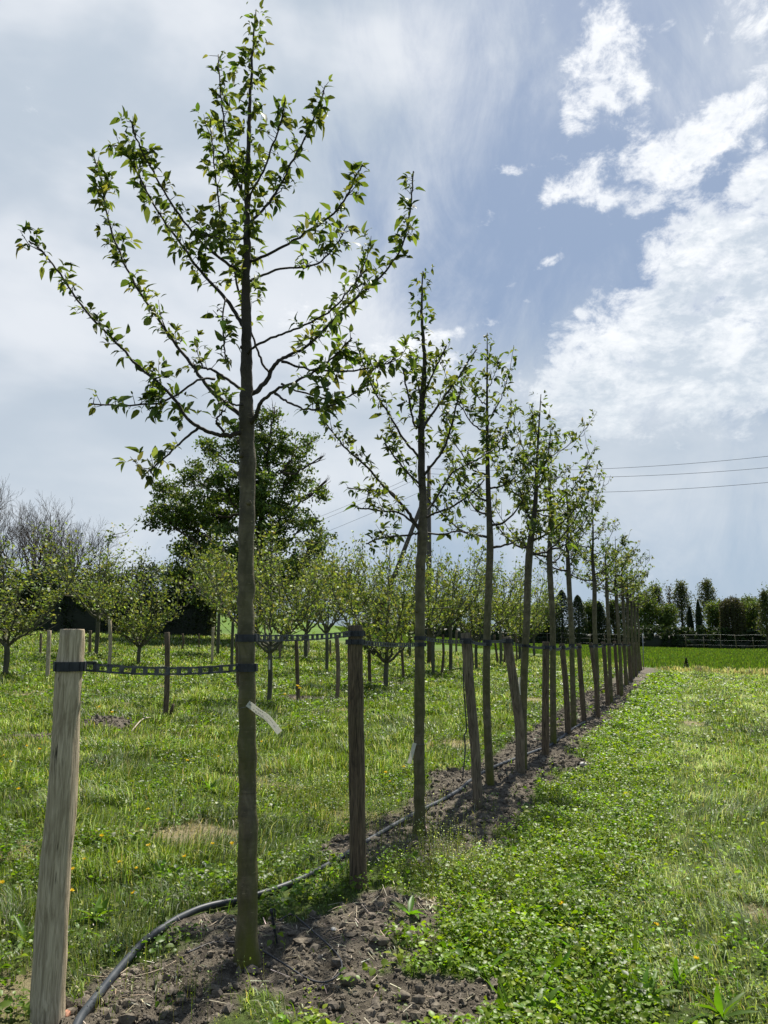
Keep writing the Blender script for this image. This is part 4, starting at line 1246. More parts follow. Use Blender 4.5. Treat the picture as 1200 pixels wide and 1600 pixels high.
def ground_tube(name, pix, rad, mat, label, cat, lift=.0, sides=10, group=None, ends=None):
    P = np.array([G(a, b) for a, b in pix])
    P, _ = smoothpath(P, None, 8)
    # a stiff pipe bridges the crumbs: smooth its height
    z = zg(P[:, 0], P[:, 1]); k = np.ones(31) / 31; zp = np.convolve(np.pad(z, 15, mode='edge'), k, 'valid')
    P[:, 2] = np.maximum(zp, z - .02) + rad * 1.0 + lift
    for _ in range(3): P[1:-1] = (P[:-2] + P[1:-1] * 2 + P[2:]) / 4
    mb = MB(); tube(mb, P, rad, sides); root = empty(name, P[0], label, cat, group)
    mb.build('pipe', M[mat], root, True, origin=P[0])
    return root, P
hose = [(92, 1680), (128, 1606), (160, 1560), (207, 1500), (235, 1472), (270, 1447), (310, 1427), (350, 1417), (390, 1410), (440, 1396), (480, 1380), (530, 1352), (590, 1315), (645, 1283), (690, 1262), (722, 1243), (748, 1222), (775, 1206), (805, 1193), (835, 1181), (865, 1168), (893, 1146), (915, 1133)]
rt, Ph = ground_tube('irrigation_hose', hose, .018, 'hose', 'thick blue-black irrigation hose snaking along the tree row', 'hose', .004, 12)
for k in (14, 60):
    mb = MB(); T = norm(Ph[k + 1] - Ph[k - 1]); tube(mb, [Ph[k] - T * .012, Ph[k] + T * .012], [.0162, .0162], 12); tube(mb, [Ph[k] + [0, 0, .01], Ph[k] + [0, 0, .026]], [.005, .004], 8); mb.build('coupling', M['rubber'], rt, True, origin=Ph[0])
drip = [(292, 1503), (312, 1497), (333, 1492), (360, 1492), (386, 1493), (402, 1497), (440, 1520), (480, 1545), (512, 1549), (533, 1532), (531, 1512), (516, 1494), (495, 1476), (472, 1455), (455, 1444), (436, 1456)]
ground_tube('drip_tube', drip, .0042, 'rubber', 'thin black drip tube looping over soil around the first trunk', 'tube', .014, 8)
def drip_stake(px, py, top, label):
    g = G(px, py); t = at(top[0], top[1], g[1]); root = empty('drip_stake', g, label, 'drip stake', 'black dripper stakes in the soil')
    d = norm(t - g); s = norm(np.cross(d, [0, 1, 0])); f = np.cross(s, d); L_ = np.linalg.norm(t - g)
    mb = MB(); 
    box(mb, (g + t) / 2, s, f, d, .009, .003, L_); box(mb, (g + t) / 2, s, f, d, .003, .010, L_)
    for k in np.linspace(.25, .8, 4): box(mb, g + (t - g) * k, s, f, d, .014, .010, .006)
    mb.build('spike', M['rubber'], root, False, origin=g)
    mb = MB(); tube(mb, [t - d * .012, t + d * .012], [.008, .007], 8); tube(mb, [t, t - s * .018 + d * .01, t - s * .012 - d * .04], [.003, .003, .0025], 6); mb.build('dripper_head', M['rubber'], root, True, origin=g)
drip_stake(433, 1482, (424, 1424), 'black dripper stake right of the first trunk')
drip_stake(794, 1226, (790, 1203), 'black dripper stake beside the curved stake of the fourth tree')
drip_stake(841, 1190, (841, 1172), 'black dripper stake just left of the fifth stake')
# loose strap hanging by the bowed stake
mb = MB(); gY = STK['P3'][2] + .02
P, _ = smoothpath([at(a, b, gY) for a, b in [(724, 1006), (724, 1060), (727, 1110), (729, 1140), (725, 1150), (727, 1170), (723, 1215)]], None, 4)
tube(mb, P, .006, 6, None, .3, 4); o = mb.build('loose_strap', M['rubber_worn'], None, True, origin=P[0]); tag(o, 'loose twisted strap dangling left of the bowed brown stake', 'strap')
for (pts, rad, lab) in [([(130, 1533), (160, 1536), (185, 1533), (200, 1522)], .004, 'dead brown stem lying beside the bend of the hose'), ([(308, 1460), (325, 1450), (342, 1440)], .004, 'pale dead twig left of the first trunk'), ([(512, 1440), (526, 1434), (541, 1430)], .003, 'pale straw stick on soil near the dark split stake'),
                        ([(212, 1535), (245, 1523), (275, 1503)], .003, 'thin curved dead stem right of the hose')]:
    P = np.array([G(a, b) for a, b in pts]) + [0, 0, .012]; P, _ = smoothpath(P, None, 5); mb = MB(); tube(mb, P, rad * .6, 6, (.42, .34, .24), .2, 3)
    tag(mb.build('dead_twig', M['straw'], None, True, origin=P[0]), lab, 'twig', 'dead twigs on the soil')
# thin steel post at the row's end
g = G(1006, 1046); t = at(1004, 990, g[1]); mb = MB(); tube(mb, [g - [0, 0, .1], t], [.022, .022], 8); tag(mb.build('steel_post', M['steel'], None, True, origin=g), 'thin grey steel post at the far end of the near row', 'post')

# ------------------------------------------------------------------ older low trees in the rows behind
def low_tree_meshes(seed, Hh, Rr, trunk_h, trad, nleaf, lsize, cols, wts, up=.7, airy=0.5):
    """returns (trunk mesh builder, crown mesh builder) at the origin"""
    r = np.random.default_rng(seed)
    mt, mc = MB(), MB()
    tube(mt, smoothpath([(0, 0, -.1), (.02, .0, trunk_h * .5), (0, 0, trunk_h)])[0], np.linspace(trad * 1.2, trad, 5)[:9] if False else trad, 9, None, .12, seed)
    tips = []
    nl = 8
    for i_ in range(nl):
        a = i_ * 2.4 + r.random() * .6
        outw = Rr * (.55 + .5 * r.random()) if i_ < nl - 1 else Rr * .15
        top = trunk_h + (Hh - trunk_h) * (.55 + .45 * r.random() if i_ < nl - 1 else 1.0)
        d = np.array([math.cos(a), math.sin(a), 0])
        P = [np.array([0, 0, trunk_h * (.85 + .15 * r.random())]), d * outw * .35 + np.array([0, 0, trunk_h + (top - trunk_h) * .18]), d * outw * .75 + np.array([0, 0, trunk_h + (top - trunk_h) * .55]), d * outw + np.array([0, 0, top])]
        B, RB_ = smoothpath(np.array(P), np.array([trad * .6, trad * .42, trad * .25, .006]), 6)
        B = knots(B, r, .02)
        tube(mt, B, RB_, 6)
        for k in range(4, len(B)):
            for _ in range(1 if k % 2 else 2):
                dd = norm(d * .35 + norm(r.normal(size=3)) * .8 + np.array([0, 0, .75])); l2 = (.22 + .75 * r.random() ** 1.6) * (Rr / 1.4)
                S = np.array([B[k], B[k] + dd * l2 * .5, B[k] + norm(dd + np.array([0, 0, .5 * up])) * l2])
                tube(mt, S, [.010, .007, .003], 4, cap=False)
                for t in np.linspace(.3, 1, 6): tips.append(S[0] * (1 - t) + S[2] * t)
    tips = np.array(tips)
    n = nleaf
    i_ = r.integers(0, len(tips), n)
    pos = tips[i_] + r.normal(size=(n, 3)) * .05 * (1 + airy)
    cl = fbm(tips[:, 0] * 2.2 + 9, tips[:, 2] * 2.2 + tips[:, 1] * 1.7, seed)[i_]
    col = pal(n, cols, wts, .2, r) * (.75 + .6 * cl)[:, None]
    flakes(mc, pos, lsize * (.6 + .8 * r.random(n)), col, r, .4, .62)
    return mt, mc
AP2 = [(.12, .17, .034), (.17, .225, .048), (.075, .11, .024), (.25, .30, .09), (.19, .20, .07)]
PROTO = []
for k_, (h_, r_, th) in enumerate([(3.3, 1.6, .9), (3.4, 1.35, 1.5), (2.9, 1.3, .6), (3.6, 1.5, 1.2)]):
    mt, mc = low_tree_meshes(400 + k_, h_, r_, th, .055, 2500, .085, AP2, [3, 3, 2, 2, .6])
    PROTO.append((mt, mc, h_))
_made = {}
def low_tree(px, py, topy, kind, label, group, rz=0, sx=1.0, name='low_apple_tree'):
    g = G(px, py); Yd = g[1]
    H = at(px, topy, Yd)[2] - g[2]
    root = empty(name, g, label, 'tree', group, rz)
    s = H / PROTO[kind][2]
    root.scale = (s * sx, s * sx, s)
    if kind not in _made:
        a = PROTO[kind][0].build('trunk', M['pale_bark'], root); b = PROTO[kind][1].build('crown', M['far_leaf'], root)
        _made[kind] = (a, b)
    else:
        for o in _made[kind]:
            c = o.copy(); COL.objects.link(c); c.parent = root
    return root
LG = 'low spreading apple trees behind the near row'
LT = [  # px, base py, crown top py, kind, spread, words
 (7, 1057, 868, 0, 1.35, 'low apple tree with forked trunk at the left edge'),
 (150, 1026, 838, 3, 1.1, 'apple tree with tall pointed top behind the pale stake'),
 (217, 1041, 880, 2, 1.0, 'small vase-shaped apple tree right of the pale stake'),
 (340, 1023, 862, 1, 1.0, 'low apple tree just left of the first trunk'),
 (420, 1098, 838, 3, .95, 'dense apple tree with a white label right of the first trunk'),
 (362, 1045, 870, 1, .9, 'leafy apple tree directly behind the first trunk'),
 (478, 1030, 862, 0, 1.0, 'apple tree between first trunk and dark split stake'),
 (510, 1050, 848, 3, .85, 'tall loose apple tree left of the dark split stake'),
 (553, 1030, 872, 1, 1.0, 'apple tree rising just behind the dark split stake'),
 (604, 1076, 862, 2, .95, 'thin-trunked apple tree left of the second tree'),
 (677, 1056, 868, 3, 1.0, 'apple tree just right of the second trunk'),
 (704, 1052, 878, 1, 1.0, 'apple tree with a dark bushy foot, right of second trunk'),
 (640, 1025, 885, 0, 1.0, 'farther apple tree seen past the left of second trunk'),
 (745, 1046, 885, 0, .9, 'apple tree seen between the bowed stake and third trunk'),
 (783, 1039, 892, 1, 1.0, 'apple tree seen between third trunk and curved stake'),
 (812, 1032, 898, 2, 1.0, 'apple tree seen behind the fourth trunk'),
 (835, 1026, 915, 0, 1.0, 'last low apple tree of the second row before the field'),
 (440, 1015, 893, 2, 1.0, 'rear low apple tree right of the first trunk'),
 (590, 1012, 900, 3, .9, 'rear low apple tree near the field edge'),
]
for i_, (px, py, ty, kd, sx, lb) in enumerate(LT):
    low_tree(px, py, ty, kd, lb, LG, i_ * 1.7, sx)
# stakes of the rows behind
SG2 = 'wooden stakes in the rows behind'
ST2 = [(258, 1127, 261, 988, 9, 'post_dark', 'dark stake with a short broken stub, left of the first trunk'), (373, 1078, 371, 990, 8, 'post_dark', 'dark stake half hidden behind the first trunk'),
 (466, 1096, 463, 1000, 6.5, 'post_dark', 'thin dark stake midway between first trunk and split stake'), (527, 1090, 526, 992, 7, 'post_mid', 'brown stake just left of the dark split stake'),
 (578, 1073, 576, 988, 6, 'post_dark', 'dark stake just right of the dark split stake'), (631, 1063, 626, 989, 4.5, 'post_dark', 'thin leaning stake just left of the second trunk'),
 (690, 1056, 692, 991, 4.5, 'post_dark', 'curved thin stake right of the second trunk'), (739, 1047, 735, 986, 3.6, 'post_dark', 'thin stake seen right beside the bowed brown stake'),
 (778, 1038, 772, 992, 4, 'post_dark', 'short dark stake right of the third trunk'), (788, 1038, 785, 992, 3.5, 'post_dark', 'short dark stake left of the curved stake'),
 (808, 1033, 806, 990, 3, 'post_dark', 'faint dark stake behind the curved stake'),
 (74, 1060, 77, 985, 7, 'post_pale', 'pale stake behind and left of the nearest stake'), (170, 1043, 171, 968, 6, 'post_pale', 'slim pale stake right of the nearest stake'),
 (140, 1023, 141, 985, 5, 'post_mid', 'short brown stake just right of the nearest stake'), (331, 1038, 333, 980, 4.5, 'post_pale', 'pale stake left of the first trunk beyond the grass'),
 (284, 1016, 285, 990, 3.5, 'post_dark', 'small far stake below the rounded apple tree'), (311, 1014, 311, 990, 3, 'post_dark', 'small far stake left of the first trunk'),
 (437, 1032, 438, 995, 4, 'post_mid', 'grey-brown stake low behind the tie, right of first trunk'), (480, 1024, 481, 993, 3.5, 'post_pale', 'small pale stake with splayed foot under the tie'),
 (516, 1024, 516, 1000, 3.5, 'post_mid', 'small grey stake left of the split stake, far'), (619, 1019, 619, 985, 2.5, 'post_mid', 'thin far stake left of the second trunk'),
 (638, 1016, 638, 980, 3, 'post_mid', 'grey far stake beside the second trunk'), (713, 1020, 713, 985, 3.5, 'post_mid', 'grey stake behind the second row, right of second trunk'), (63, 1022, 64, 990, 4, 'post_mid', 'short stake far behind the forked apple tree')]
for i_, (bx, by, tx, ty, w, mt, lb) in enumerate(ST2):
    stake('Q%d' % i_, [(bx, by), ((bx + tx) / 2 + (2 if i_ % 3 == 0 else 0), (by + ty) / 2), (tx, ty)], w, w * .9, mt, lb, SG2, 60 + i_, 10)
g = G(261, 1127); Yd = g[1]
mb = MB(); P = [G(266, 1125), at(268, 1110, Yd), at(271, 1100, Yd)]; tube(mb, P, [.03, .028, .02], 8, None, .1, 2); tag(mb.build('broken_stub', M['post_dark'], None, True, origin=P[0]), 'short broken dark stub beside the second-row stake', 'stub')
# white label of the second-row tree
gq = G(420, 1098); paper_tag([(421, 1031), (421, 1038), (421, 1046)], 2.6, gq[1] - .08, 'narrow white label on the dense second-row tree trunk', False)
# twigs by the mound
for (pts, lab) in [([(205, 1148), (222, 1134), (240, 1125), (252, 1122)], 'pale fallen twig between soil mound and dark stake')]:
    P = np.array([G(a_, b_) for a_, b_ in pts]) + [0, 0, .05]; mb = MB(); tube(mb, smoothpath(P, None, 4)[0], .011, 6, (.45, .38, .28), .2, 3); tag(mb.build('dead_twig', M['straw'], None, True, origin=P[0]), lab, 'twig', 'dead twigs on the soil')

# ------------------------------------------------------------------ hedge, big tree, bare trees
def crown_cloud(r, centers, n):
    """points in a union of lobes, clustered in clumps so that gaps stay open"""
    c = np.array([k[:3] for k in centers]); rad = np.array([k[3] for k in centers])
    w = rad ** 2.4; w /= w.sum()
    nc = max(20, n // 70)
    li = r.choice(len(c), nc, p=w)
    d = norm(r.normal(size=(nc, 3))); q = r.random(nc) ** .45
    cc = c[li] + d * (q * rad[li])[:, None]
    return cc, li
def big_tree():
    Yd = 46.0
    g = np.array([at(392, 1000, Yd)[0], Yd, float(zg(at(392, 1000, Yd)[0], Yd))])
    root = empty('big_tree', g, 'large dark green broadleaf tree towering behind the first trunk', 'tree')
    r = np.random.default_rng(55)
    lob = [(290, 800, 42, -1), (248, 805, 22, 0), (262, 765, 18, 1), (300, 745, 26, 1), (345, 745, 34, -1), (325, 700, 16, 1), (370, 690, 30, 0), (405, 660, 26, 1), (428, 635, 16, 0), (415, 700, 34, -1), (465, 700, 24, 0), (492, 690, 10, 1), (455, 745, 34, 1),
           (498, 765, 20, 0), (512, 752, 9, -1), (400, 770, 42, 0), (345, 800, 40, 1), (440, 810, 38, -1), (480, 815, 22, 1), (310, 865, 40, 0), (285, 905, 24, 1), (265, 890, 15, -1), (360, 865, 42, -1), (410, 860, 44, 1), (340, 915, 40, 0), (500, 850, 26, 0), (465, 880, 40, -1), (395, 925, 45, 0), (235, 790, 10, 0), (505, 715, 7, 0), (440, 905, 40, 1), (520, 905, 30, 0)]
    C = []
    for (px, py, rp, k) in lob:
        p = at(px, py, Yd + k * 1.6 + r.normal() * .8); C.append((*p, rp * Yd / 1216 * 1.08))
    mt = MB()
    trunk, RR = smoothpath(np.array([g - [0, 0, .3], at(396, 960, Yd), at(400, 900, Yd), at(408, 820, Yd), at(415, 740, Yd), at(425, 660, Yd)]), np.array([.42, .36, .30, .2, .13, .05]), 5)
    tube(mt, trunk, RR, 12, None, .12, 2)
    for (x_, y_, z_, rr) in C:
        k = int(np.clip(np.interp(z_ - rr * 1.8, trunk[:, 2], np.arange(len(trunk))), 3, len(trunk) - 3)); s = trunk[k]
        e = np.array([x_, y_, z_]); m_ = (s + e) / 2 + np.array([0, 0, -.12 * np.linalg.norm(e - s)])
        P, R_ = smoothpath(np.array([s, m_, e]), np.array([RR[k] * .5, .08, .03]), 6); P = knots(P, r, .08)
        tube(mt, P, np.minimum(R_, RR[k] * .6), 6)
        for _ in range(9):
            d = norm(r.normal(size=3)); tube(mt, [P[-4], e + d * rr * .5, e + d * rr * .8 + [0, 0, .1]], [.025, .014, .006], 4, cap=False)
    mt.build('trunk', M['far_bark'], root, True, origin=g)
    mc = MB()
    cc, li = crown_cloud(r, C, 58000)
    per = 60
    pos = np.repeat(cc, per, 0) + r.normal(size=(len(cc) * per, 3)) * np.array([.26, .26, .16])
    n = len(pos)
    clump = np.repeat(.65 + .7 * r.random(len(cc)), per)
    sunside = ss(pos[:, 0] - C[15][0], -3, 3)
    col = pal(n, [(.070, .115, .020), (.10, .155, .028), (.05, .085, .018), (.14, .18, .035)], [3, 3, 2, 1], .2, r) * clump[:, None]
    flakes(mc, pos, .14 + .16 * r.random(n), col, r, .5, .55)
    mc.build('crown', M['far_leaf'], root, True, origin=g)
big_tree()

def bare_tree(px, py, topy, Yd, label, seed, spread=.55, name='bare_tree', group=None, leafn=0, lean=0.0):
    p0 = at(px, py, Yd); g = np.array([p0[0], Yd, float(zg(p0[0], Yd))])
    H = at(px, topy, Yd)[2] - g[2]
    r = np.random.default_rng(seed)
    root = empty(name, g, label, 'tree', group)
    mt = MB(); tips = []
    def grow_(p, d, L_, rad, lv):
        n = 4; P = [p]
        for k in range(n):
            d = norm(d + r.normal(size=3) * .10 + np.array([0, 0, .06])); P.append(P[-1] + d * L_ / n)
        P = np.array(P)
        tube(mt, P, np.linspace(rad, rad * .62, n + 1), 7 if lv < 2 else 3, cap=False)
        if lv >= 7 or rad < .005: tips.append(P[-1]); return
        m = 4 if lv in (0, 1) else 3 if lv == 2 else 2
        for k in range(m + (r.random() < .5)):
            a = r.random() * 6.3
            q = norm(np.cross(d, [math.cos(a), math.sin(a), .3]))
            grow_(P[-1] if k == 0 else P[r.integers(2, n + 1)], norm(d + q * (spread * (.5 + .8 * r.random()))), L_ * (.66 + .2 * r.random()), max(rad * .58, .006), lv + 1)
    grow_(np.array([0, 0, -.2]), np.array([lean, 0, 1.0]), H * .24, .016 * H, 0)
    allv = np.concatenate(mt.v); sc = H / allv[:, 2].max()
    o = mt.build('trunk_and_branches', M['far_bark'], root)
    o.scale = (sc, sc, sc)
    if leafn:
        mc = MB(); tp = np.array(tips); i_ = r.integers(0, len(tp), leafn); flakes(mc, tp[i_] + r.normal(size=(leafn, 3)) * .15, .09, pal(leafn, [(.08, .10, .03), (.12, .12, .04)], None, .2, r), r)
        o = mc.build('buds', M['far_leaf'], root); o.scale = (sc, sc, sc)
    return root
bare_tree(38, 1000, 772, 52, 'leafless branching tree behind the hedge at the left', 71, .55)
bare_tree(-22, 1000, 728, 50, 'leafless taller tree cut by the left picture edge', 72, .5)
bare_tree(98, 1000, 800, 56, 'smaller leafless tree right of the big bare one', 75, .5)

def hedge(label, Yd, x0, x1, topy, boty, n, seed, name='hedge', cols=None, thick=1.6, mat='dark_leaf', ls=.16):
    r = np.random.default_rng(seed)
    a, b = at(x0, boty, Yd), at(x1, boty, Yd)
    g = np.array([(a[0] + b[0]) / 2, Yd, float(zg((a[0] + b[0]) / 2, Yd))])
    root = empty(name, g, label, 'hedge')
    w = b[0] - a[0]; H = at(x0, topy, Yd)[2] - g[2]
    # woody core
    mb = MB(); k = 40; u = np.linspace(0, 1, k)
    top = H * (.55 + .22 * (fbm(u * w / 1.1, 0 * u, seed) - .5)); rows = []
    zz = zg(a[0] + u * w, 0 * u + Yd) - .1
    for (yy, f) in ((-thick * .30, 0), (-thick * .34, .55), (-thick * .2, 1), (thick * .2, 1), (thick * .34, .55), (thick * .3, 0)):
        rows.append(np.stack([a[0] + u * w, Yd + yy + .25 * (fbm(u * w, u * 0 + f, seed + 3) - .5), zz + top * f], 1))
    v = np.concatenate(rows); i = np.arange(5)[:, None] * k; j = np.arange(k - 1)[None]
    mb.add(v, np.stack([i + j, i + j + 1, i + k + j + 1, i + k + j], -1).reshape(-1, 4)); mb.c = [np.tile((.022, .030, .012), (len(v), 1))]; mb.build('stems', M['dark_leaf'], root, True, origin=g)
    m = n // 40; cx = r.random(m) * w; cz = r.random(m) ** .8; cy = (r.random(m) * 2 - 1) * thick * .5
    hh = H * (.86 + .28 * (fbm(cx / 1.0, 0 * cx, seed) - .5) + .05 * r.normal(size=m))
    c = np.stack([a[0] + cx, Yd + cy, zg(a[0] + cx, Yd + cy) + cz * hh], 1)
    pos = np.repeat(c, 40, 0) + r.normal(size=(m * 40, 3)) * .22
    col = pal(len(pos), cols or [(.022, .040, .012), (.032, .055, .015), (.05, .07, .02)], [3, 3, 1], .2, r)
    mc = MB(); flakes(mc, pos, ls * (.6 + .8 * r.random(len(pos))), col, r, .4, .6); mc.build('foliage', M[mat], root, True, origin=g)
hedge('tall dark clipped hedge closing the orchard at the left', 50, -60, 335, 878, 985, 42000, 81)

# ------------------------------------------------------------------ trees beyond the field
def far_tree(px, topy, wpx, Yd, kind, label, seed, group='trees beyond the field', basey=None):
    x0 = at(px, 1000, Yd)[0]; g = np.array([x0, Yd, float(zg(x0, Yd))])
    H = at(px, topy, Yd)[2] - g[2]; Wd = wpx * Yd / 1216
    r = np.random.default_rng(seed); root = empty('far_tree', g, label, 'tree', group)
    mt, mc = MB(), MB()
    lean = r.normal() * .02 * H
    P, R_ = smoothpath(np.array([(0, 0, -.3), (lean * .3, 0, H * .35), (lean * .7, 0, H * .7), (lean, 0, H * .98)]), np.array([.022, .016, .010, .002]) * H * 1.2, 4)
    tube(mt, P, np.maximum(R_, .03), 7)
    def at_h(f): return np.array([np.interp(f * H, P[:, 2], P[:, 0]), 0, f * H])
    if kind in ('airy', 'dense', 'bare'):
        nb = 46; pts = []
        for i_ in range(nb):
            f = .22 + .74 * (i_ / nb); a = i_ * 2.4
            prof = min(1, (1 - f) / .72 + .05) ** .9 if kind != 'dense' else math.sin(math.pi * min(.98, (1.02 - f) / .85)) ** .5
            ln = Wd * .5 * prof * (.75 + .5 * r.random())
            s = at_h(f); e = s + np.array([math.cos(a) * ln, math.sin(a) * ln, ln * .9 + .02 * H])
            if e[2] > H: e[2] = H
            tube(mt, [s, (s + e) / 2 + [0, 0, -.06 * ln], e], [.05, .035, .015], 4, cap=False)
            for t in np.linspace(.35, 1, 7): pts.append(s * (1 - t) + e * t)
            for _ in range(4):
                k = s + (e - s) * (.4 + .6 * r.random()); d = norm(r.normal(size=3) + [0, 0, .7]) * .10 * H * .5; tube(mt, [k, k + d], [.02, .008], 3, cap=False)
                pts.append(k + d)
        pts = np.array(pts); n = {'airy': 4200, 'dense': 4600, 'bare': 500}[kind]
        i_ = r.integers(0, len(pts), n); pos = pts[i_] + r.normal(size=(n, 3)) * (.35 if kind == 'airy' else .75) * H / 14
        cols = {'airy': [(.07, .09, .03), (.10, .12, .035), (.05, .06, .025)], 'dense': [(.075, .115, .022), (.11, .15, .03), (.05, .08, .02)], 'bare': [(.08, .08, .04)]}[kind]
        cl = .7 + .6 * vnoise(pts[:, 0] * .9 + seed, pts[:, 2] * .9, seed)[i_]
        flakes(mc, pos, (.30 if kind == 'airy' else .36) * (.5 + r.random(n)) * (Yd / 150), pal(n, cols, None, .2, r) * cl[:, None], r, .4, .6)
    elif kind == 'cypress':
        n = 5000; f = r.random(n) ** .9; a = r.random(n) * 6.3; rr = Wd * .5 * np.sqrt(r.random(n)) * np.clip(np.sin(np.clip(1 - f, 0, 1) ** .6 * 1.7), .05, 1)
        pos = np.stack([np.cos(a) * rr, np.sin(a) * rr, f * H], 1)
        flakes(mc, pos, .32 * (Yd / 150), pal(n, [(.018, .032, .014), (.028, .045, .018), (.04, .055, .02)], None, .2, r), r, .2, .5)
    elif kind == 'willow':
        n = 0
        for i_ in range(230):
            a = r.random() * 6.3; q = math.sqrt(r.random()); rr = Wd * .5 * q; z1 = H * (1 - .16 * q * q - .04 * r.random()); z0 = H * (.12 + .2 * r.random())
            m = 26; t = np.linspace(0, 1, m)
            S = np.stack([math.cos(a) * rr * (1 + .05 * t), math.sin(a) * rr * (1 + .05 * t), z1 + (z0 - z1) * t], 1)
            tube(mt, S[::6], .015, 3, cap=False)
            if i_ % 8 == 0: tube(mt, [at_h(.45), (at_h(.8) + S[0]) / 2, S[0]], [.12, .08, .03], 5)
            pos = np.repeat(S, 2, 0) + r.normal(size=(2 * m, 3)) * .14
            flakes(mc, pos, .34, pal(2 * m, [(.055, .06, .022), (.08, .085, .03), (.04, .042, .02)], None, .2, r) * (.7 + .6 * r.random()), r, .1, .35)
    mt.build('trunk', M['far_bark'], root); mc.build('crown', M['dark_leaf'] if kind == 'cypress' else M['far_leaf'], root)
FT = [(1028, 917, 34, 165, 'airy', 'airy half-leafed tree just right of the row end, beyond the field'), (1052, 916, 26, 168, 'bare', 'almost bare slender tree between two airy ones beyond field'),
 (1068, 911, 44, 166, 'airy', 'tall airy tree, left of the tallest ones beyond the field'), (1109, 908, 46, 166, 'airy', 'tall pointed airy tree above the dark cypress'),
 (1094, 938, 12, 150, 'cypress', 'narrow dark cypress below the pointed airy tree'), (1080, 948, 12, 152, 'cypress', 'shorter dark cypress left of the narrow one'), (1147, 931, 36, 148, 'willow', 'weeping willow with hanging curtains beyond the fence'),
 (1010, 935, 34, 160, 'dense', 'green rounded tree behind the end of the row'), (1042, 950, 34, 158, 'dense', 'low bushy tree below the almost bare tree'), (1122, 945, 30, 156, 'dense', 'yellow-green bush tree left of the willow'), (1178, 945, 38, 150, 'dense', 'bushy tree right of the weeping willow'),
 (1200, 925, 30, 120, 'airy', 'airy tree at the right picture edge beyond the fence'), (1235, 920, 50, 150, 'dense', 'dense tree just outside the right picture edge'), (1172, 938, 26, 175, 'dense', 'farther green tree peeping above the bush right of willow'),
 (985, 945, 34, 170, 'dense', 'green tree hidden behind the far row end'), (880, 922, 34, 170, 'cypress', 'broad dark conifer behind the fifth and sixth trunk'), (905, 930, 30, 168, 'cypress', 'second broad dark conifer, right of the first one'), (938, 940, 26, 170, 'cypress', 'dark conifer behind the eighth trunk'),
 (862, 945, 34, 175, 'dense', 'green tree left of the dark conifers'), (925, 945, 34, 172, 'dense', 'green tree between the dark conifers'), (960, 940, 34, 172, 'airy', 'airy tree behind the crowded far trunks'), (840, 950, 40, 178, 'dense', 'green tree beyond the field behind the fourth trunk'),
 (800, 948, 50, 182, 'dense', 'green tree far behind the third trunk'), (750, 945, 50, 185, 'dense', 'green tree far behind the bowed stake'), (700, 940, 50, 188, 'dense', 'green tree far right of the second trunk'), (640, 935, 60, 190, 'dense', 'green tree far behind the second trunk'), (585, 930, 60, 192, 'dense', 'green tree far left of the second trunk')]
for i_, (px, ty, w, Yd, kd, lb) in enumerate(FT): far_tree(px, ty, w, Yd, kd, lb, 500 + i_)
hedge('dark low hedge along the fence beyond the field, right part', 148, 985, 1290, 978, 1010, 26000, 83, thick=4, ls=.45)
hedge('dark low hedge beyond the field seen between the trunks', 176, 560, 990, 974, 1000, 24000, 84, thick=4, ls=.5)

def fence():
    pts = [(835, 172, 2.3), (1020, 150, 2.4), (1110, 140, 2.6), (1205, 128, 2.6), (1320, 118, 2.6)]
    W = []
    for px, Yd, h in pts:
        x0 = at(px, 1000, Yd)[0]; W.append((x0, Yd, h))
    W = np.array(W); seg = np.concatenate([[0], np.cumsum(np.linalg.norm(np.diff(W[:, :2], axis=0), axis=1))])
    S = np.arange(0, seg[-1], 3.6)
    g = np.array([W[0, 0], W[0, 1], float(zg(W[0, 0], W[0, 1]))])
    root = empty('wire_fence', g, 'long grey post and wire fence at the far side of the field', 'fence')
    tops = []
    r = np.random.default_rng(5)
    for s in S:
        x_, y_, h = [np.interp(s, seg, W[:, k]) for k in range(3)]
        z = float(zg(x_, y_)); dx = r.normal() * .06
        mb = MB(); tube(mb, [(x_, y_, z - .2), (x_ + dx * 3, y_, z + h * (.85 + .2 * r.random()))], [.06, .05], 6); mb.build('post', M['post_mid'], root, True, origin=g)
        tops.append((x_ + dx, y_, z + h))
    tops = np.array(tops)
    mb = MB()
    for f in (1.0, .6, .25):
        P = tops.copy(); P[:, 2] -= (1 - f) * 2.4; P[:, 2] += r.normal(size=len(P)) * .06; tube(mb, P, .014 if f == 1 else .007, 4, cap=False)
    mb.build('wires', M['steel'], root, True, origin=g)
fence()

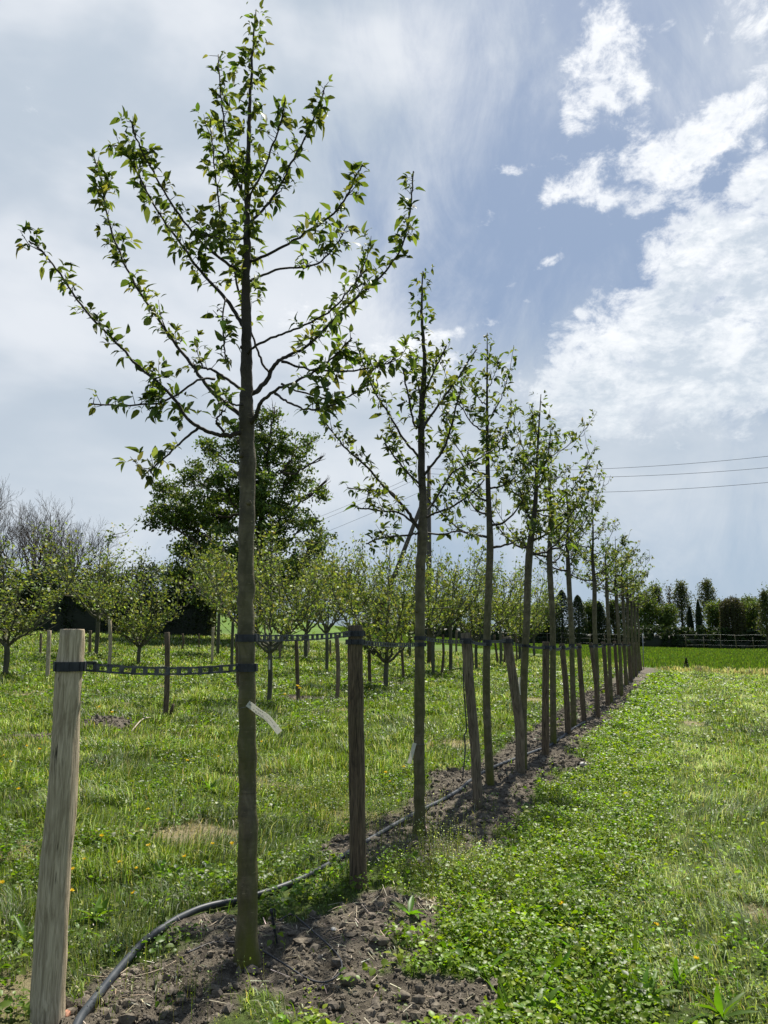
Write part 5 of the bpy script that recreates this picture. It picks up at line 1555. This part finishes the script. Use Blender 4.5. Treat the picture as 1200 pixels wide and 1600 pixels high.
# small spruce-like weed standing up in the field's near edge
g = G(1073, 1047); mb = MB(); r_ = np.random.default_rng(9)
n = 260; f = r_.random(n); a = r_.random(n) * 6.3; rr = .13 * (1 - f) + .02
flakes(mb, np.stack([np.cos(a) * rr, np.sin(a) * rr, f * .62], 1), .10, pal(n, [(.04, .06, .02), (.07, .09, .03)], None, .2, r_), r_)
tube(mb, [(0, 0, 0), (0, 0, .6)], [.01, .004], 4, (.05, .05, .03))
o = mb.build('tall_weed', M['dark_leaf']); o.location = g; tag(o, 'single dark upright weed at the near edge of the field', 'weed')

# ------------------------------------------------------------------ utility pole and wires
Yp = 36.0
gp = np.array([at(671, 1000, Yp)[0], Yp, 0]); gp[2] = float(zg(gp[0], gp[1]))
root = empty('utility_pole', gp, 'grey wooden utility pole with diagonal brace behind the second tree', 'utility pole')
tp = at(670, 728, Yp)
mb = MB(); tube(mb, [gp - [0, 0, .3], (gp + tp) / 2, tp], [.125, .11, .09], 12); mb.build('post', M['pole'], root, True, origin=gp)
mb = MB(); tube(mb, [at(583, 985, Yp + 2), at(668, 765, Yp)], [.12, .10], 10); mb.build('brace', M['pole'], root, True, origin=gp)
u = np.array([.9, .4, 0])
def wire(ay, by_, off, lab):
    c = tp + [0, -.14, 0] + norm(u) * off; c[2] = at(671, ay, Yp)[2]
    right = at(1260, by_[0], 30.0); left = at(245, by_[1], 100.0)
    P = []
    for A_, B_, sag in ((right, c, .35), (c, left, 1.0)):
        t = np.linspace(0, 1, 22)[:, None]; S = A_ * (1 - t) + B_ * t; S[:, 2] -= sag * 4 * t[:, 0] * (1 - t[:, 0]); P.append(S if len(P) == 0 else S[1:])
    mb = MB(); tube(mb, np.concatenate(P), .008, 4, cap=False)
    tag(mb.build('power_line', M['wire'], None, True, origin=P[0][0]), lab, 'power line', 'power lines crossing behind the trees')
wire(733, (706, 880), .1, 'top thin power line of three crossing the sky at right')
wire(741, (725, 886), .0, 'middle thin power line of three crossing the sky at right')
wire(765, (748, 905), -.1, 'lowest thin power line of three crossing the sky at right')
